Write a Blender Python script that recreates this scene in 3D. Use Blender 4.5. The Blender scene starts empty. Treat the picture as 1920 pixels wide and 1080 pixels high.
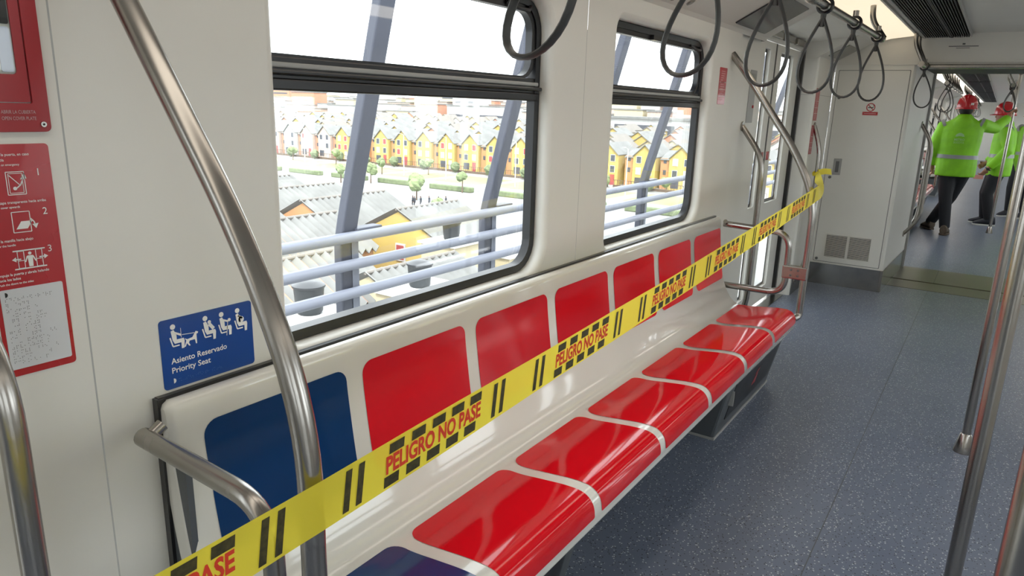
import bpy, bmesh, math, random
from mathutils import Vector, Matrix
rnd = random.Random(7)
PI = math.pi
S = bpy.context.scene
C = S.collection

# ------------------------------------------------------------------ camera, sky, sun, exposure
cam = bpy.data.cameras.new('camera'); co = bpy.data.objects.new('camera', cam); C.objects.link(co)
Rr = Vector((0.56231103, -0.82638839, 0.02980836)); Rd = Vector((-0.19097957, -0.16485471, -0.96765166)); Rf = Vector((0.80457014, 0.53842841, -0.25052292))
m3 = Matrix((Rr, -Rd, -Rf)).transposed()
co.matrix_world = Matrix.Translation((0, 0, 1.45)) @ m3.to_4x4()
cam.sensor_width = 36; cam.lens = 1317.195 / 1920 * 36; cam.clip_start = .02; cam.clip_end = 4000
S.camera = co
w = bpy.data.worlds.new('overcast_sky'); S.world = w; w.use_nodes = True
w.node_tree.nodes['Background'].inputs[0].default_value = (.93, .97, 1.0, 1)
w.node_tree.nodes['Background'].inputs[1].default_value = 3.7
sun = bpy.data.lights.new('sun', 'SUN'); sun.energy = 4.2; sun.angle = math.radians(12); sun.color = (1, .96, .9)
so = bpy.data.objects.new('sun', sun); C.objects.link(so)
so.rotation_euler = Vector((.62, .35, -.85)).to_track_quat('-Z', 'Y').to_euler()
S.view_settings.view_transform = 'Standard'; S.view_settings.look = 'None'; S.view_settings.gamma = 1
S.view_settings.use_curve_mapping = False
S.view_settings.exposure = 0.57

# ------------------------------------------------------------------ materials
def sr(r, g, b):
    f = lambda c: (c / 255 / 12.92) if c / 255 <= .04045 else ((c / 255 + .055) / 1.055) ** 2.4
    return (f(r), f(g), f(b))
def mat(name, col, rough=.5, metal=0, coat=0, var=0, scale=6, bump=0, bscale=200, emit=0, alpha=None, stretch=None):
    m = bpy.data.materials.new(name); m.use_nodes = True
    nt = m.node_tree; N = nt.nodes; L = nt.links; p = N['Principled BSDF']
    p.inputs['Base Color'].default_value = (*col, 1); p.inputs['Roughness'].default_value = rough
    p.inputs['Metallic'].default_value = metal; p.inputs['Coat Weight'].default_value = coat
    p.inputs['Coat Roughness'].default_value = .04
    tc = N.new('ShaderNodeTexCoord')
    if var:
        mp = N.new('ShaderNodeMapping'); L.new(tc.outputs['Object'], mp.inputs[0])
        if stretch: mp.inputs['Scale'].default_value = stretch
        n = N.new('ShaderNodeTexNoise'); n.inputs['Scale'].default_value = scale; n.inputs['Detail'].default_value = 4
        L.new(mp.outputs[0], n.inputs['Vector'])
        r = N.new('ShaderNodeValToRGB')
        r.color_ramp.elements[0].position = .3; r.color_ramp.elements[1].position = .7
        r.color_ramp.elements[0].color = (*[c * (1 - var) for c in col], 1)
        r.color_ramp.elements[1].color = (*[min(1, c * (1 + var)) for c in col], 1)
        L.new(n.outputs['Fac'], r.inputs[0]); L.new(r.outputs[0], p.inputs['Base Color'])
        if rough > .1:
            mr = N.new('ShaderNodeMapRange'); mr.inputs[3].default_value = rough * .85; mr.inputs[4].default_value = rough * 1.15
            L.new(n.outputs['Fac'], mr.inputs[0]); L.new(mr.outputs[0], p.inputs['Roughness'])
    if bump:
        n2 = N.new('ShaderNodeTexNoise'); n2.inputs['Scale'].default_value = bscale; L.new(tc.outputs['Object'], n2.inputs['Vector'])
        b = N.new('ShaderNodeBump'); b.inputs['Strength'].default_value = bump; b.inputs['Distance'].default_value = .002
        L.new(n2.outputs['Fac'], b.inputs['Height']); L.new(b.outputs[0], p.inputs['Normal'])
    if emit:
        p.inputs['Emission Color'].default_value = (*col, 1); p.inputs['Emission Strength'].default_value = emit
    return m
M = {}
M['panel'] = mat('panel_white', (.70, .685, .635), .38, var=.03, scale=2)
M['ceil'] = mat('ceiling_white', (.66, .64, .59), .5, var=.03, scale=2)
M['shell'] = mat('bench_white', (.74, .725, .67), .12, coat=.5, var=.02, scale=3)
M['red'] = mat('seat_red', (.68, .004, .012), .09, coat=.0, var=.04, scale=4)
M['blue'] = mat('seat_blue', (.001, .035, .14), .09, coat=.0, var=.05, scale=4)
M['steel'] = mat('brushed_steel', (.37, .35, .325), .26, 1, var=.08, scale=9, stretch=(1, 1, .15))
M['steel_dark'] = mat('kick_plate_steel', (.34, .34, .33), .22, 1, var=.1, scale=12)
M['black'] = mat('black_rubber', (.008, .008, .01), .3, coat=.3, var=.1)
M['blackg'] = mat('black_frame', (.004, .004, .006), .3, coat=.0, var=.1)
M['strap'] = mat('strap_grey_rubber', (.05, .05, .048), .45, var=.12, scale=40, bump=.15)
M['grille'] = mat('grille_black', (.016, .016, .016), .5, var=.1)
M['base'] = mat('seat_base_grey', (.09, .10, .11), .4, var=.06, bump=.05)
M['basedark'] = mat('seat_base_dark', (.02, .022, .026), .4, var=.06)
M['signred'] = mat('sign_red', (.42, .012, .02), .28, coat=.3, var=.04)
M['boxred'] = mat('box_red', (.33, .012, .018), .35, var=.05)
M['signblue'] = mat('sign_blue', (.003, .055, .28), .25, coat=.3, var=.05, scale=5)
M['white'] = mat('print_white', (.8, .8, .78), .4, var=.02)
M['braille'] = mat('braille_sheet', (.62, .63, .65), .4, var=.03)
M['printblack'] = mat('print_black', (.01, .01, .01), .4, var=.05)
M['printgrey'] = mat('print_grey', (.12, .12, .12), .4, var=.05)
M['plate'] = mat('grey_plate', (.34, .34, .33), .4, var=.06)
M['taperint'] = mat('tape_red', (.7, .05, .02), .4, var=.06, scale=60)
M['tapedark'] = mat('tape_dark', (.055, .045, .012), .45, var=.5, scale=120)
M['screen'] = mat('screen_dark', (.035, .037, .042), .12, var=.1)
M['screen2'] = mat('hatch_grey', (.22, .225, .2), .3, var=.1)
M['lightstrip'] = mat('light_diffuser', (1, .92, .80), .5, emit=1.5)
M['lightstrip_dim'] = mat('warm_diffuser', (1, .86, .64), .5, emit=.55)
M['gangplate'] = mat('gangway_plate', (.16, .145, .115), .35, .5, var=.15, scale=5)
M['rubber'] = mat('gangway_bellows', (.05, .05, .05), .6, var=.1)
M['outsteel'] = mat('viaduct_paint', (.042, .047, .068), .5, var=.08, scale=2)
M['outrail'] = mat('rail_paint', (.15, .163, .205), .45, var=.06, scale=2)
M['concrete'] = mat('concrete', (.3, .3, .29), .8, var=.1, scale=1)
M['hivis'] = mat('hivis_lime', (.20, .52, .008), .6, var=.12, scale=9, bump=.3, bscale=30)
M['reflect'] = mat('reflective_band', (.25, .26, .27), .35, var=.06)
M['pants'] = mat('black_trousers', (.008, .009, .013), .75, var=.2, scale=14)
M['skin'] = mat('skin', (.32, .16, .095), .5, var=.08, scale=14)
M['helmet'] = mat('helmet_red', (.45, .01, .018), .22, coat=.4, var=.05)
M['helmety'] = mat('helmet_yellow', (.75, .4, .02), .25, coat=.4, var=.05)
M['boot'] = mat('boot_brown', (.09, .065, .045), .7, var=.2, scale=30)
M['shoe'] = mat('shoe_navy', (.012, .014, .025), .6, var=.2, scale=30)
M['sole'] = mat('sole_white', (.6, .6, .58), .5, var=.05)
M['hair'] = mat('hair_dark', (.012, .009, .007), .6, var=.2)
M['phone'] = mat('phone_pink', (.55, .25, .22), .3, var=.05)
# outside
M['ground'] = mat('ground_pale', (.25, .247, .237), .9, var=.12, scale=.12)
M['road'] = mat('road_grey', (.205, .21, .22), .85, var=.07, scale=.2)
M['lawn'] = mat('lawn', (.24, .27, .12), .95, var=.25, scale=.25)
M['hedge'] = mat('hedge_green', (.13, .16, .085), .9, var=.3, scale=1.5)
M['leaf'] = mat('leaf_green', (.15, .19, .09), .9, var=.4, scale=1.2)
M['trunk'] = mat('trunk', (.12, .085, .06), .9, var=.2)
M['yellow'] = mat('house_yellow', (.40, .30, .10), .85, var=.05, scale=.5)
M['orange'] = mat('house_orange', (.42, .215, .10), .85, var=.06, scale=.6)
M['brick'] = mat('house_brick', (.40, .20, .13), .85, var=.08, scale=.8)
M['pinkw'] = mat('house_pale_pink', (.42, .33, .28), .85, var=.06, scale=.5)
M['cream'] = mat('house_cream', (.43, .375, .25), .85, var=.06, scale=.5)
M['pwhite'] = mat('house_white', (.42, .42, .41), .85, var=.06, scale=.5)
M['roof'] = mat('corrugated_roof', (.165, .167, .163), .85, var=.2, scale=.6)
M['roof2'] = mat('tile_roof', (.17, .155, .14), .85, var=.12, scale=.8)
M['win'] = mat('far_window', (.06, .065, .08), .3, var=.2)
M['winred'] = mat('far_window_red', (.30, .06, .06), .4, var=.1)
M['tank'] = mat('water_tank', (.022, .026, .03), .5, var=.1)
M['bluetarp'] = mat('blue_tarp', (.03, .22, .45), .6, var=.1)

def floor_mat():
    m = bpy.data.materials.new('speckled_vinyl'); m.use_nodes = True
    nt = m.node_tree; N = nt.nodes; L = nt.links; p = N['Principled BSDF']
    p.inputs['Roughness'].default_value = .34
    tc = N.new('ShaderNodeTexCoord')
    no = N.new('ShaderNodeTexNoise'); no.inputs['Scale'].default_value = 1.3; no.inputs['Detail'].default_value = 5; L.new(tc.outputs['Object'], no.inputs['Vector'])
    r0 = N.new('ShaderNodeValToRGB'); r0.color_ramp.elements[0].position = .3; r0.color_ramp.elements[1].position = .75
    r0.color_ramp.elements[0].color = (.118, .143, .205, 1); r0.color_ramp.elements[1].color = (.155, .181, .242, 1); L.new(no.outputs['Fac'], r0.inputs[0])
    last = r0.outputs[0]
    for sc, th, col, off in ((95, .26, (.50, .53, .57, 1), 0), (110, .27, (.02, .021, .026, 1), 7.3), (60, .15, (.62, .65, .68, 1), 3.1)):
        mp = N.new('ShaderNodeMapping'); mp.inputs['Location'].default_value = (off, off, 0); L.new(tc.outputs['Object'], mp.inputs[0])
        v = N.new('ShaderNodeTexVoronoi'); v.inputs['Scale'].default_value = sc; v.inputs['Randomness'].default_value = 1; L.new(mp.outputs[0], v.inputs['Vector'])
        lt = N.new('ShaderNodeMath'); lt.operation = 'LESS_THAN'; lt.inputs[1].default_value = th; L.new(v.outputs['Distance'], lt.inputs[0])
        sep = N.new('ShaderNodeSeparateColor'); L.new(v.outputs['Color'], sep.inputs[0])
        g = N.new('ShaderNodeMath'); g.operation = 'GREATER_THAN'; g.inputs[1].default_value = .6; L.new(sep.outputs[0], g.inputs[0])
        mu = N.new('ShaderNodeMath'); mu.operation = 'MULTIPLY'; L.new(lt.outputs[0], mu.inputs[0]); L.new(g.outputs[0], mu.inputs[1])
        mx = N.new('ShaderNodeMix'); mx.data_type = 'RGBA'; L.new(mu.outputs[0], mx.inputs[0]); L.new(last, mx.inputs[6]); mx.inputs[7].default_value = col
        last = mx.outputs[2]
    L.new(last, p.inputs['Base Color'])
    b = N.new('ShaderNodeBump'); b.inputs['Strength'].default_value = .08; n3 = N.new('ShaderNodeTexNoise'); n3.inputs['Scale'].default_value = 60
    L.new(tc.outputs['Object'], n3.inputs['Vector']); L.new(n3.outputs['Fac'], b.inputs['Height']); L.new(b.outputs[0], p.inputs['Normal'])
    return m
M['floor'] = floor_mat()
def glass_mat(name, tint, gl):
    m = bpy.data.materials.new(name); m.use_nodes = True
    nt = m.node_tree; N = nt.nodes; L = nt.links
    for n in list(N): N.remove(n)
    o = N.new('ShaderNodeOutputMaterial'); mx = N.new('ShaderNodeMixShader'); t = N.new('ShaderNodeBsdfTransparent'); g = N.new('ShaderNodeBsdfGlossy')
    t.inputs[0].default_value = (*tint, 1); g.inputs['Roughness'].default_value = .02
    lw = N.new('ShaderNodeLayerWeight'); lw.inputs[0].default_value = .25
    sc = N.new('ShaderNodeMapRange'); sc.inputs[3].default_value = gl; sc.inputs[4].default_value = .35
    L.new(lw.outputs['Facing'], sc.inputs[0]); L.new(sc.outputs[0], mx.inputs[0]); L.new(t.outputs[0], mx.inputs[1]); L.new(g.outputs[0], mx.inputs[2]); L.new(mx.outputs[0], o.inputs[0])
    return m
M['glass'] = glass_mat('window_glass', (.96, .98, .98), .025)
def tape_mat():
    m = bpy.data.materials.new('tape_yellow'); m.use_nodes = True
    nt = m.node_tree; N = nt.nodes; L = nt.links; p = N['Principled BSDF']; o = N['Material Output']
    p.inputs['Base Color'].default_value = (.93, .78, .06, 1); p.inputs['Roughness'].default_value = .3
    tr = N.new('ShaderNodeBsdfTranslucent'); tr.inputs[0].default_value = (.9, .75, .08, 1)
    t = N.new('ShaderNodeBsdfTransparent'); t.inputs[0].default_value = (.95, .8, .1, 1)
    a = N.new('ShaderNodeMixShader'); a.inputs[0].default_value = .3; L.new(p.outputs[0], a.inputs[1]); L.new(tr.outputs[0], a.inputs[2])
    b = N.new('ShaderNodeMixShader'); b.inputs[0].default_value = .13; L.new(a.outputs[0], b.inputs[1]); L.new(t.outputs[0], b.inputs[2])
    tc = N.new('ShaderNodeTexCoord'); n = N.new('ShaderNodeTexNoise'); n.inputs['Scale'].default_value = 18; L.new(tc.outputs['Object'], n.inputs['Vector'])
    bp = N.new('ShaderNodeBump'); bp.inputs['Strength'].default_value = .25; bp.inputs['Distance'].default_value = .004; L.new(n.outputs['Fac'], bp.inputs['Height']); L.new(bp.outputs[0], p.inputs['Normal'])
    L.new(b.outputs[0], o.inputs[0]); return m
M['tape'] = tape_mat()

# ------------------------------------------------------------------ mesh helpers
DX = 0.0; MIR = False; YC = -.11
def T(p):
    return (p[0] + DX, (2 * YC - p[1]) if MIR else p[1], p[2])
def props(o, label=None, cat=None, group=None, kind=None):
    if label: o['label'] = label
    if cat: o['category'] = cat
    if group: o['group'] = group
    if kind: o['kind'] = kind
    return o
def thing(name, label, cat, loc=(0, 0, 0), group=None, kind=None):
    o = bpy.data.objects.new(name, None); C.objects.link(o); o.location = T(loc); o.empty_display_size = .1
    return props(o, label, cat, group, kind)
class MB:
    def __init__(s): s.v = []; s.f = []
    def add(s, vs, fs):
        b = len(s.v); s.v += [tuple(x) for x in vs]; s.f += [tuple(b + i for i in f) for f in fs]; return s
    def box(s, x0, x1, y0, y1, z0, z1):
        vs = [(x, y, z) for x in (x0, x1) for y in (y0, y1) for z in (z0, z1)]
        return s.add(vs, [(0, 1, 3, 2), (4, 6, 7, 5), (0, 4, 5, 1), (2, 3, 7, 6), (0, 2, 6, 4), (1, 5, 7, 3)])
    def quad(s, *p): return s.add(p, [tuple(range(len(p)))])
    def loft(s, loops, closed=True, cap0=False, cap1=False):
        n = len(loops[0]); b = len(s.v)
        for l in loops: s.v += [tuple(q) for q in l]
        for i in range(len(loops) - 1):
            for j in range(n if closed else n - 1):
                k = (j + 1) % n
                s.f.append((b + i * n + j, b + i * n + k, b + (i + 1) * n + k, b + (i + 1) * n + j))
        if cap0: s.f.append(tuple(b + j for j in range(n))[::-1])
        if cap1: s.f.append(tuple(b + (len(loops) - 1) * n + j for j in range(n)))
        return s
    def prism(s, poly, fn, d0, d1):      # poly 2D -> fn(u,v,d)
        return s.loft([[fn(u, v, d0) for u, v in poly], [fn(u, v, d1) for u, v in poly]], True, True, True)
    def tube(s, path, r, n=12, closed=False, r2=None, up=None):
        P = [Vector(p) for p in path]; m = len(P); loops = []; ref = None
        for i in range(m):
            a = P[(i - 1) % m] if (closed or i > 0) else P[i]; b = P[(i + 1) % m] if (closed or i < m - 1) else P[i]
            t = (b - a).normalized()
            if up is not None: nrm = Vector(up) - t * Vector(up).dot(t)
            elif ref is None:
                nrm = t.orthogonal()
            else: nrm = ref - t * ref.dot(t)
            nrm.normalize(); ref = nrm; bi = t.cross(nrm)
            rr = r[i] if isinstance(r, (list, tuple)) else r; q = (r2 if r2 else rr)
            loops.append([P[i] + nrm * (rr * math.cos(2 * PI * k / n)) + bi * (q * math.sin(2 * PI * k / n)) for k in range(n)])
        if closed: loops.append(loops[0])
        return s.loft(loops, True, not closed, not closed)
    def lathe(s, prof, cx, cy, n=20):
        return s.loft([[(cx + r * math.cos(2 * PI * k / n), cy + r * math.sin(2 * PI * k / n), z) for k in range(n)] for r, z in prof], True, True, True)
    def build(s, name, m, parent=None, smooth=False, bevel=0, label=None, cat=None, group=None, kind=None):
        me = bpy.data.meshes.new(name)
        vs = [T(p) for p in s.v]; fs = [f[::-1] for f in s.f] if MIR else s.f
        if parent is not None:
            l = parent['_b'] if '_b' in parent else world_loc(parent); vs = [(p[0] - l[0], p[1] - l[1], p[2] - l[2]) for p in vs]
        me.from_pydata(vs, [], fs); me.update()
        bm = bmesh.new(); bm.from_mesh(me); bmesh.ops.recalc_face_normals(bm, faces=bm.faces); bm.to_mesh(me); bm.free()
        if smooth:
            me.polygons.foreach_set('use_smooth', [True] * len(me.polygons)); me.set_sharp_from_angle(angle=math.radians(40))
        me.materials.append(M[m] if isinstance(m, str) else m)
        o = bpy.data.objects.new(name, me); C.objects.link(o)
        if parent is not None: o.parent = parent
        if bevel:
            b = o.modifiers.new('bevel', 'BEVEL'); b.width = bevel; b.segments = 2; b.limit_method = 'ANGLE'
        return props(o, label, cat, group, kind)
def world_loc(o):
    l = Vector(o.location)
    while o.parent: o = o.parent; l += Vector(o.location)
    return l
def copy_tree(o, d=(0, 0, 0), parent=None, label=None, group=None):
    c = o.copy(); C.objects.link(c); c.parent = parent
    if parent is None: c.location = Vector(o.location) + Vector(d)
    if label: c['label'] = label
    if group: c['group'] = group
    for ch in list(o.children): copy_tree(ch, parent=c)
    return c
def fillet(pts, r, n=6):
    P = [Vector(p) for p in pts]; out = [P[0]]
    for i in range(1, len(P) - 1):
        a, b, c = P[i - 1], P[i], P[i + 1]; u = (a - b).normalized(); v = (c - b).normalized()
        rr = r[i - 1] if isinstance(r, (list, tuple)) else r
        d = min(rr, (a - b).length * .49, (c - b).length * .49)
        for k in range(n + 1):
            t = k / n; out.append((b + u * d) * (1 - t) ** 2 + b * 2 * t * (1 - t) + (b + v * d) * t * t)
    return out + [P[-1]]
def rrect(x0, x1, z0, z1, r, n=6, rl=None):
    out = []; ra = r; rl = r if rl is None else rl
    for cx, cz, a, r in ((x1 - ra, z1 - ra, 0, ra), (x0 + rl, z1 - rl, PI / 2, rl), (x0 + rl, z0 + rl, PI, rl), (x1 - ra, z0 + ra, 1.5 * PI, ra)):
        for k in range(n + 1):
            t = a + PI / 2 * k / n; out.append((cx + r * math.cos(t), cz + r * math.sin(t)))
    return out
def catmull(P, n=5):
    out = []
    for i in range(len(P) - 1):
        p0 = P[max(0, i - 1)]; p1 = P[i]; p2 = P[i + 1]; p3 = P[min(len(P) - 1, i + 2)]
        for k in range(n):
            t = k / n
            out.append(tuple(.5 * ((2 * b) + (-a + c) * t + (2 * a - 5 * b + 4 * c - d) * t * t + (-a + 3 * b - 3 * c + d) * t ** 3) for a, b, c, d in zip(p0, p1, p2, p3)))
    return out + [tuple(P[-1])]
def holed_plate(mb, outer, holes, fn):       # planar plate with holes, fn maps (u,v)->3D
    bm = bmesh.new(); es = []
    for lp in [outer] + holes:
        vs = [bm.verts.new((u, v, 0)) for u, v in lp]
        es += [bm.edges.new((vs[i], vs[(i + 1) % len(vs)])) for i in range(len(vs))]
    bmesh.ops.triangle_fill(bm, use_beauty=True, use_dissolve=False, edges=es, normal=(0, 0, 1))
    bm.verts.index_update()
    mb.add([fn(v.co.x, v.co.y) for v in bm.verts], [tuple(v.index for v in f.verts) for f in bm.faces]); bm.free()
    return mb
_tc = {}
def text_geo(s, bold=0.0):
    if (s, bold) in _tc: return _tc[(s, bold)]
    cu = bpy.data.curves.new('t', 'FONT'); cu.body = s; cu.size = 1; cu.offset = bold; cu.resolution_u = 3; cu.fill_mode = 'FRONT' if hasattr(cu, 'fill_mode') else cu.fill_mode
    o = bpy.data.objects.new('t', cu); C.objects.link(o)
    me = bpy.data.meshes.new_from_object(o.evaluated_get(bpy.context.evaluated_depsgraph_get()))
    v = [(q.co.x, q.co.y) for q in me.vertices]; f = [tuple(p.vertices) for p in me.polygons]
    bpy.data.objects.remove(o); bpy.data.meshes.remove(me); bpy.data.curves.remove(cu)
    x0 = min(q[0] for q in v); x1 = max(q[0] for q in v)
    _tc[(s, bold)] = ([(q[0] - x0, q[1]) for q in v], f, x1 - x0); return _tc[(s, bold)]
def put_text(mb, s, fn, u0, v0, h, width=None, bold=0.0, right=None, shear=0.0):   # h = cap height
    v, f, wd = text_geo(s, bold); k = h / .70; kx = (width / wd) if width else k * .95
    if right is not None: u0 = right - wd * kx
    return mb.add([fn(u0 + a * kx + shear * b * k, v0 + b * k) for a, b in v], f)
def disc(cx, cy, r, n=16, a0=0, a1=2 * PI): return [(cx + r * math.cos(a0 + (a1 - a0) * k / n), cy + r * math.sin(a0 + (a1 - a0) * k / n)) for k in range(n if a1 - a0 > 6.2 else n + 1)]
def thick(p, w):                           # polyline -> list of quads (2D)
    out = []
    for (a, b), (c, d) in zip(p[:-1], p[1:]):
        l = math.hypot(c - a, d - b) or 1; nx, ny = -(d - b) / l * w / 2, (c - a) / l * w / 2
        out.append([(a + nx, b + ny), (c + nx, d + ny), (c - nx, d - ny), (a - nx, b - ny)])
    return out
def polys(mb, ps, fn):
    for p in ps: mb.add([fn(u, v) for u, v in p], [tuple(range(len(p)))])
    return mb

# ------------------------------------------------------------------ setting: floor, ceiling, walls
WY = 1.25
mb = MB(); mb.box(-5.4, 6.95, -1.5, 1.42, -.05, 0)
fl = mb.build('floor', 'floor', label='blue grey speckled vinyl floor of the train car', cat='floor', kind='structure')
mb = MB()
for y in (.30, -.52): mb.box(-5.4, 6.95, y - .0015, y + .0015, 0, .0008)
mb.build('floor_seam', M['base'], fl)
mb = MB(); mb.box(6.95, 7.285, -1.0, .66, -.05, .003); mb.box(7.325, 8.0, -1.0, .66, -.05, .003)
gf = mb.build('floor', 'gangplate', label='brownish metal gangway plates between the two cars', cat='floor', kind='structure', bevel=.002)
mb = MB(); mb.box(7.285, 7.325, -1.0, .66, -.05, -.012); mb.build('gap_seal', 'black', gf)
mb = MB()
for y in (.28, -.35): mb.box(7.33, 7.99, y - .002, y + .002, .003, .0038)
mb.build('plate_joint', 'black', gf)
mb = MB(); mb.box(8.0, 33.0, -1.5, 1.42, -.05, 0)
mb.build('floor', 'floor', label='speckled vinyl floor of the next car beyond the gangway', cat='floor', kind='structure')

def ceiling(x0, x1, label, doors):
    half = [(1.25, 1.868), (1.235, 1.885), (.97, 2.03), (.84, 2.068), (.64, 2.09)]
    halfd = [(1.37, 1.99), (1.235, 1.995), (.97, 2.03), (.84, 2.068), (.64, 2.09)]
    def prof(h): return h + [(2 * YC - y, z) for y, z in h[::-1]]
    root = thing('ceiling', label, 'ceiling', (x0, YC, 2.09), kind='structure')
    xs = [x0]; seg = []
    for a, b in doors: seg += [(xs[-1], a, half), (a, b, halfd)]; xs.append(b)
    seg.append((xs[-1], x1, half))
    for a, b, h in seg:
        mb = MB(); mb.loft([[(a, y, z) for y, z in prof(h)], [(b, y, z) for y, z in prof(h)]], closed=False)
        if h is halfd:
            for x in (a, b):
                for sg in (0, 1):
                    q = [(x, y if not sg else 2 * YC - y, z) for y, z in ((1.37, 1.99), (1.235, 1.995), (.97, 2.03), (1.235, 1.885), (1.25, 1.868), (1.37, 1.868))]
                    mb.quad(*q)
        mb.build('ceiling_panel', 'ceil', root)
    return root
ceiling(-5.4, 6.6, 'off white curved ceiling of the train car', [(-1.39, .05), (4.5, 5.93)])
ceiling(7.95, 33.0, 'off white ceiling of the next car beyond the gangway', [(7.96, 9.4), (13.83, 15.27), (19.7, 21.14), (25.57, 27.01)])

def side_wall(dx, mir, nwin, label):
    """one bay: pillar, panels with two windows, door; left hand coordinates"""
    global DX, MIR
    DX, MIR = dx, mir
    root = thing('wall_right' if mir else 'wall_left', label, 'wall', (.05, WY, 0), kind='structure')
    wins = [(.975, 2.062), (2.535, 3.606)]; z0, z1 = .897, 1.786
    fn = lambda u, v: (u, WY, v)
    def panel(a, b, holes):
        m = MB(); hs = [rrect(p - .022, q + .022, z0 - .022, z1 + .022, .13, rl=.07) for p, q in holes]
        holed_plate(m, [(a, 0), (b, 0), (b, 1.885), (a, 1.885)], hs, fn)
        for p, q in holes:
            ls = []
            for k in range(6):
                t = k / 5 * PI / 2; e = .022 * (1 - math.sin(t)); ls.append([(u, WY + .022 * (1 - math.cos(t)), v) for u, v in rrect(p - e, q + e, z0 - e, z1 + e, .108 + e, rl=.048 + e)])
            ls.append([(u, WY + .085, v) for u, v in rrect(p, q, z0, z1, .108, rl=.048)])
            m.loft(ls)
        m.build('wall_panel', 'panel', root, smooth=True)
    panel(.05, .5515, []); panel(.5545, 2.2895, [wins[0]]); panel(2.2915, 4.05, [wins[1]])
    m = MB()
    for x in (.553, 2.2905): m.box(x - .004, x + .004, WY + .002, WY + .006, 0, 1.885)
    m.build('panel_joint', 'plate', root)
    # pillars beside the doors
    for s, xc in ((1, 4.05), (-1, .05)):
        m = MB(); pts = [(0, WY), (.012, WY + .006), (.018, WY + .025), (.57, WY + .025), (.578, WY + .033), (.578, WY + .085)] if s == 1 else [(0, WY), (-.004, WY + .01), (-.01, WY + .13)]
        m.loft([[(xc + a, y, z) for a, y in pts] for z in (0, 2.0)], closed=False); m.build('pillar', 'panel', root, smooth=True)
    for i, (p, q) in enumerate(wins):
        p -= .11
        win = thing('window_%d' % (nwin + i), 'black framed train window with two panes, ' + label.split('|')[-1], 'window', ((p + q) / 2, WY + .06, z0), kind='structure')
        win['label'] = ('near large' if i == 0 else 'farther') + ' black framed window in the ' + label
        m = MB()
        def ring(e0, y0, e1, y1): m.loft([[(u, y0, v) for u, v in rrect(p + e, q - e, z0 + e, z1 - e, max(.02, .108 - e))] if False else [(u, y, v) for u, v in rrect(p + e, q - e, z0 + e, z1 - e, max(.02, .108 - e))] for e, y in ((e0, y0), (e1, y1))])
        ring(-.002, WY + .05, .004, WY + .042); ring(.004, WY + .042, .026, WY + .046); ring(.026, WY + .046, .029, WY + .075); ring(.029, WY + .075, -.002, WY + .08)
        m.build('window_frame', 'blackg', win, smooth=True)
        m = MB(); m.box(p + .01, q - .01, WY + .04, WY + .08, 1.468, 1.493); m.box(p + .004, q - .004, WY + .03, WY + .08, 1.50, 1.512)
        m.box(p + .01, q - .01, WY + .048, WY + .08, 1.49, 1.54)
        m.build('mullion', 'blackg', win, bevel=.004)
        m = MB(); m.box(p + .012, q - .012, WY + .041, WY + .05, 1.515, 1.527); m.build('slide_rail', 'plate', win, bevel=.003)
        # hopper frame round the upper pane
        m = MB(); o = rrect(p + .02, q - .02, 1.535, z1 - .018, .085); n_ = rrect(p + .048, q - .048, 1.545, z1 - .045, .06)
        m.loft([[(u, WY + .05, v) for u, v in o], [(u, WY + .05, v) for u, v in n_], [(u, WY + .075, v) for u, v in n_]])
        m.build('hopper_frame', 'blackg', win, smooth=True)
        m = MB(); m.box((p + q) / 2 - .07, (p + q) / 2 + .07, WY + .035, WY + .05, z1 - .045, z1 - .025); m.tube([(q - .20, WY + .045, z1 - .03), (q - .17, WY + .03, z1 - .045), (q - .10, WY + .03, z1 - .045), (q - .07, WY + .045, z1 - .03)], .006, 8)
        m.build('latch', 'black', win, smooth=True)
        m = MB(); m.quad(*[(u, WY + .068, v) for u, v in rrect(p + .014, q - .014, z0 + .014, 1.60, .095)]) if False else m.loft([[(u, y, v) for u, v in rrect(p + .012, q - .012, z0 + .012, 1.48, .02)] for y in (WY + .066, WY + .072)], True, True, True)
        m.build('lower_pane', 'glass', win)
        m = MB(); m.loft([[(u, y, v) for u, v in rrect(p + .045, q - .045, 1.53, z1 - .04, .02)] for y in (WY + .066, WY + .072)], True, True, True)
        m.build('upper_pane', 'glass', win)
    DX, MIR = 0, False
    return root
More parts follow.
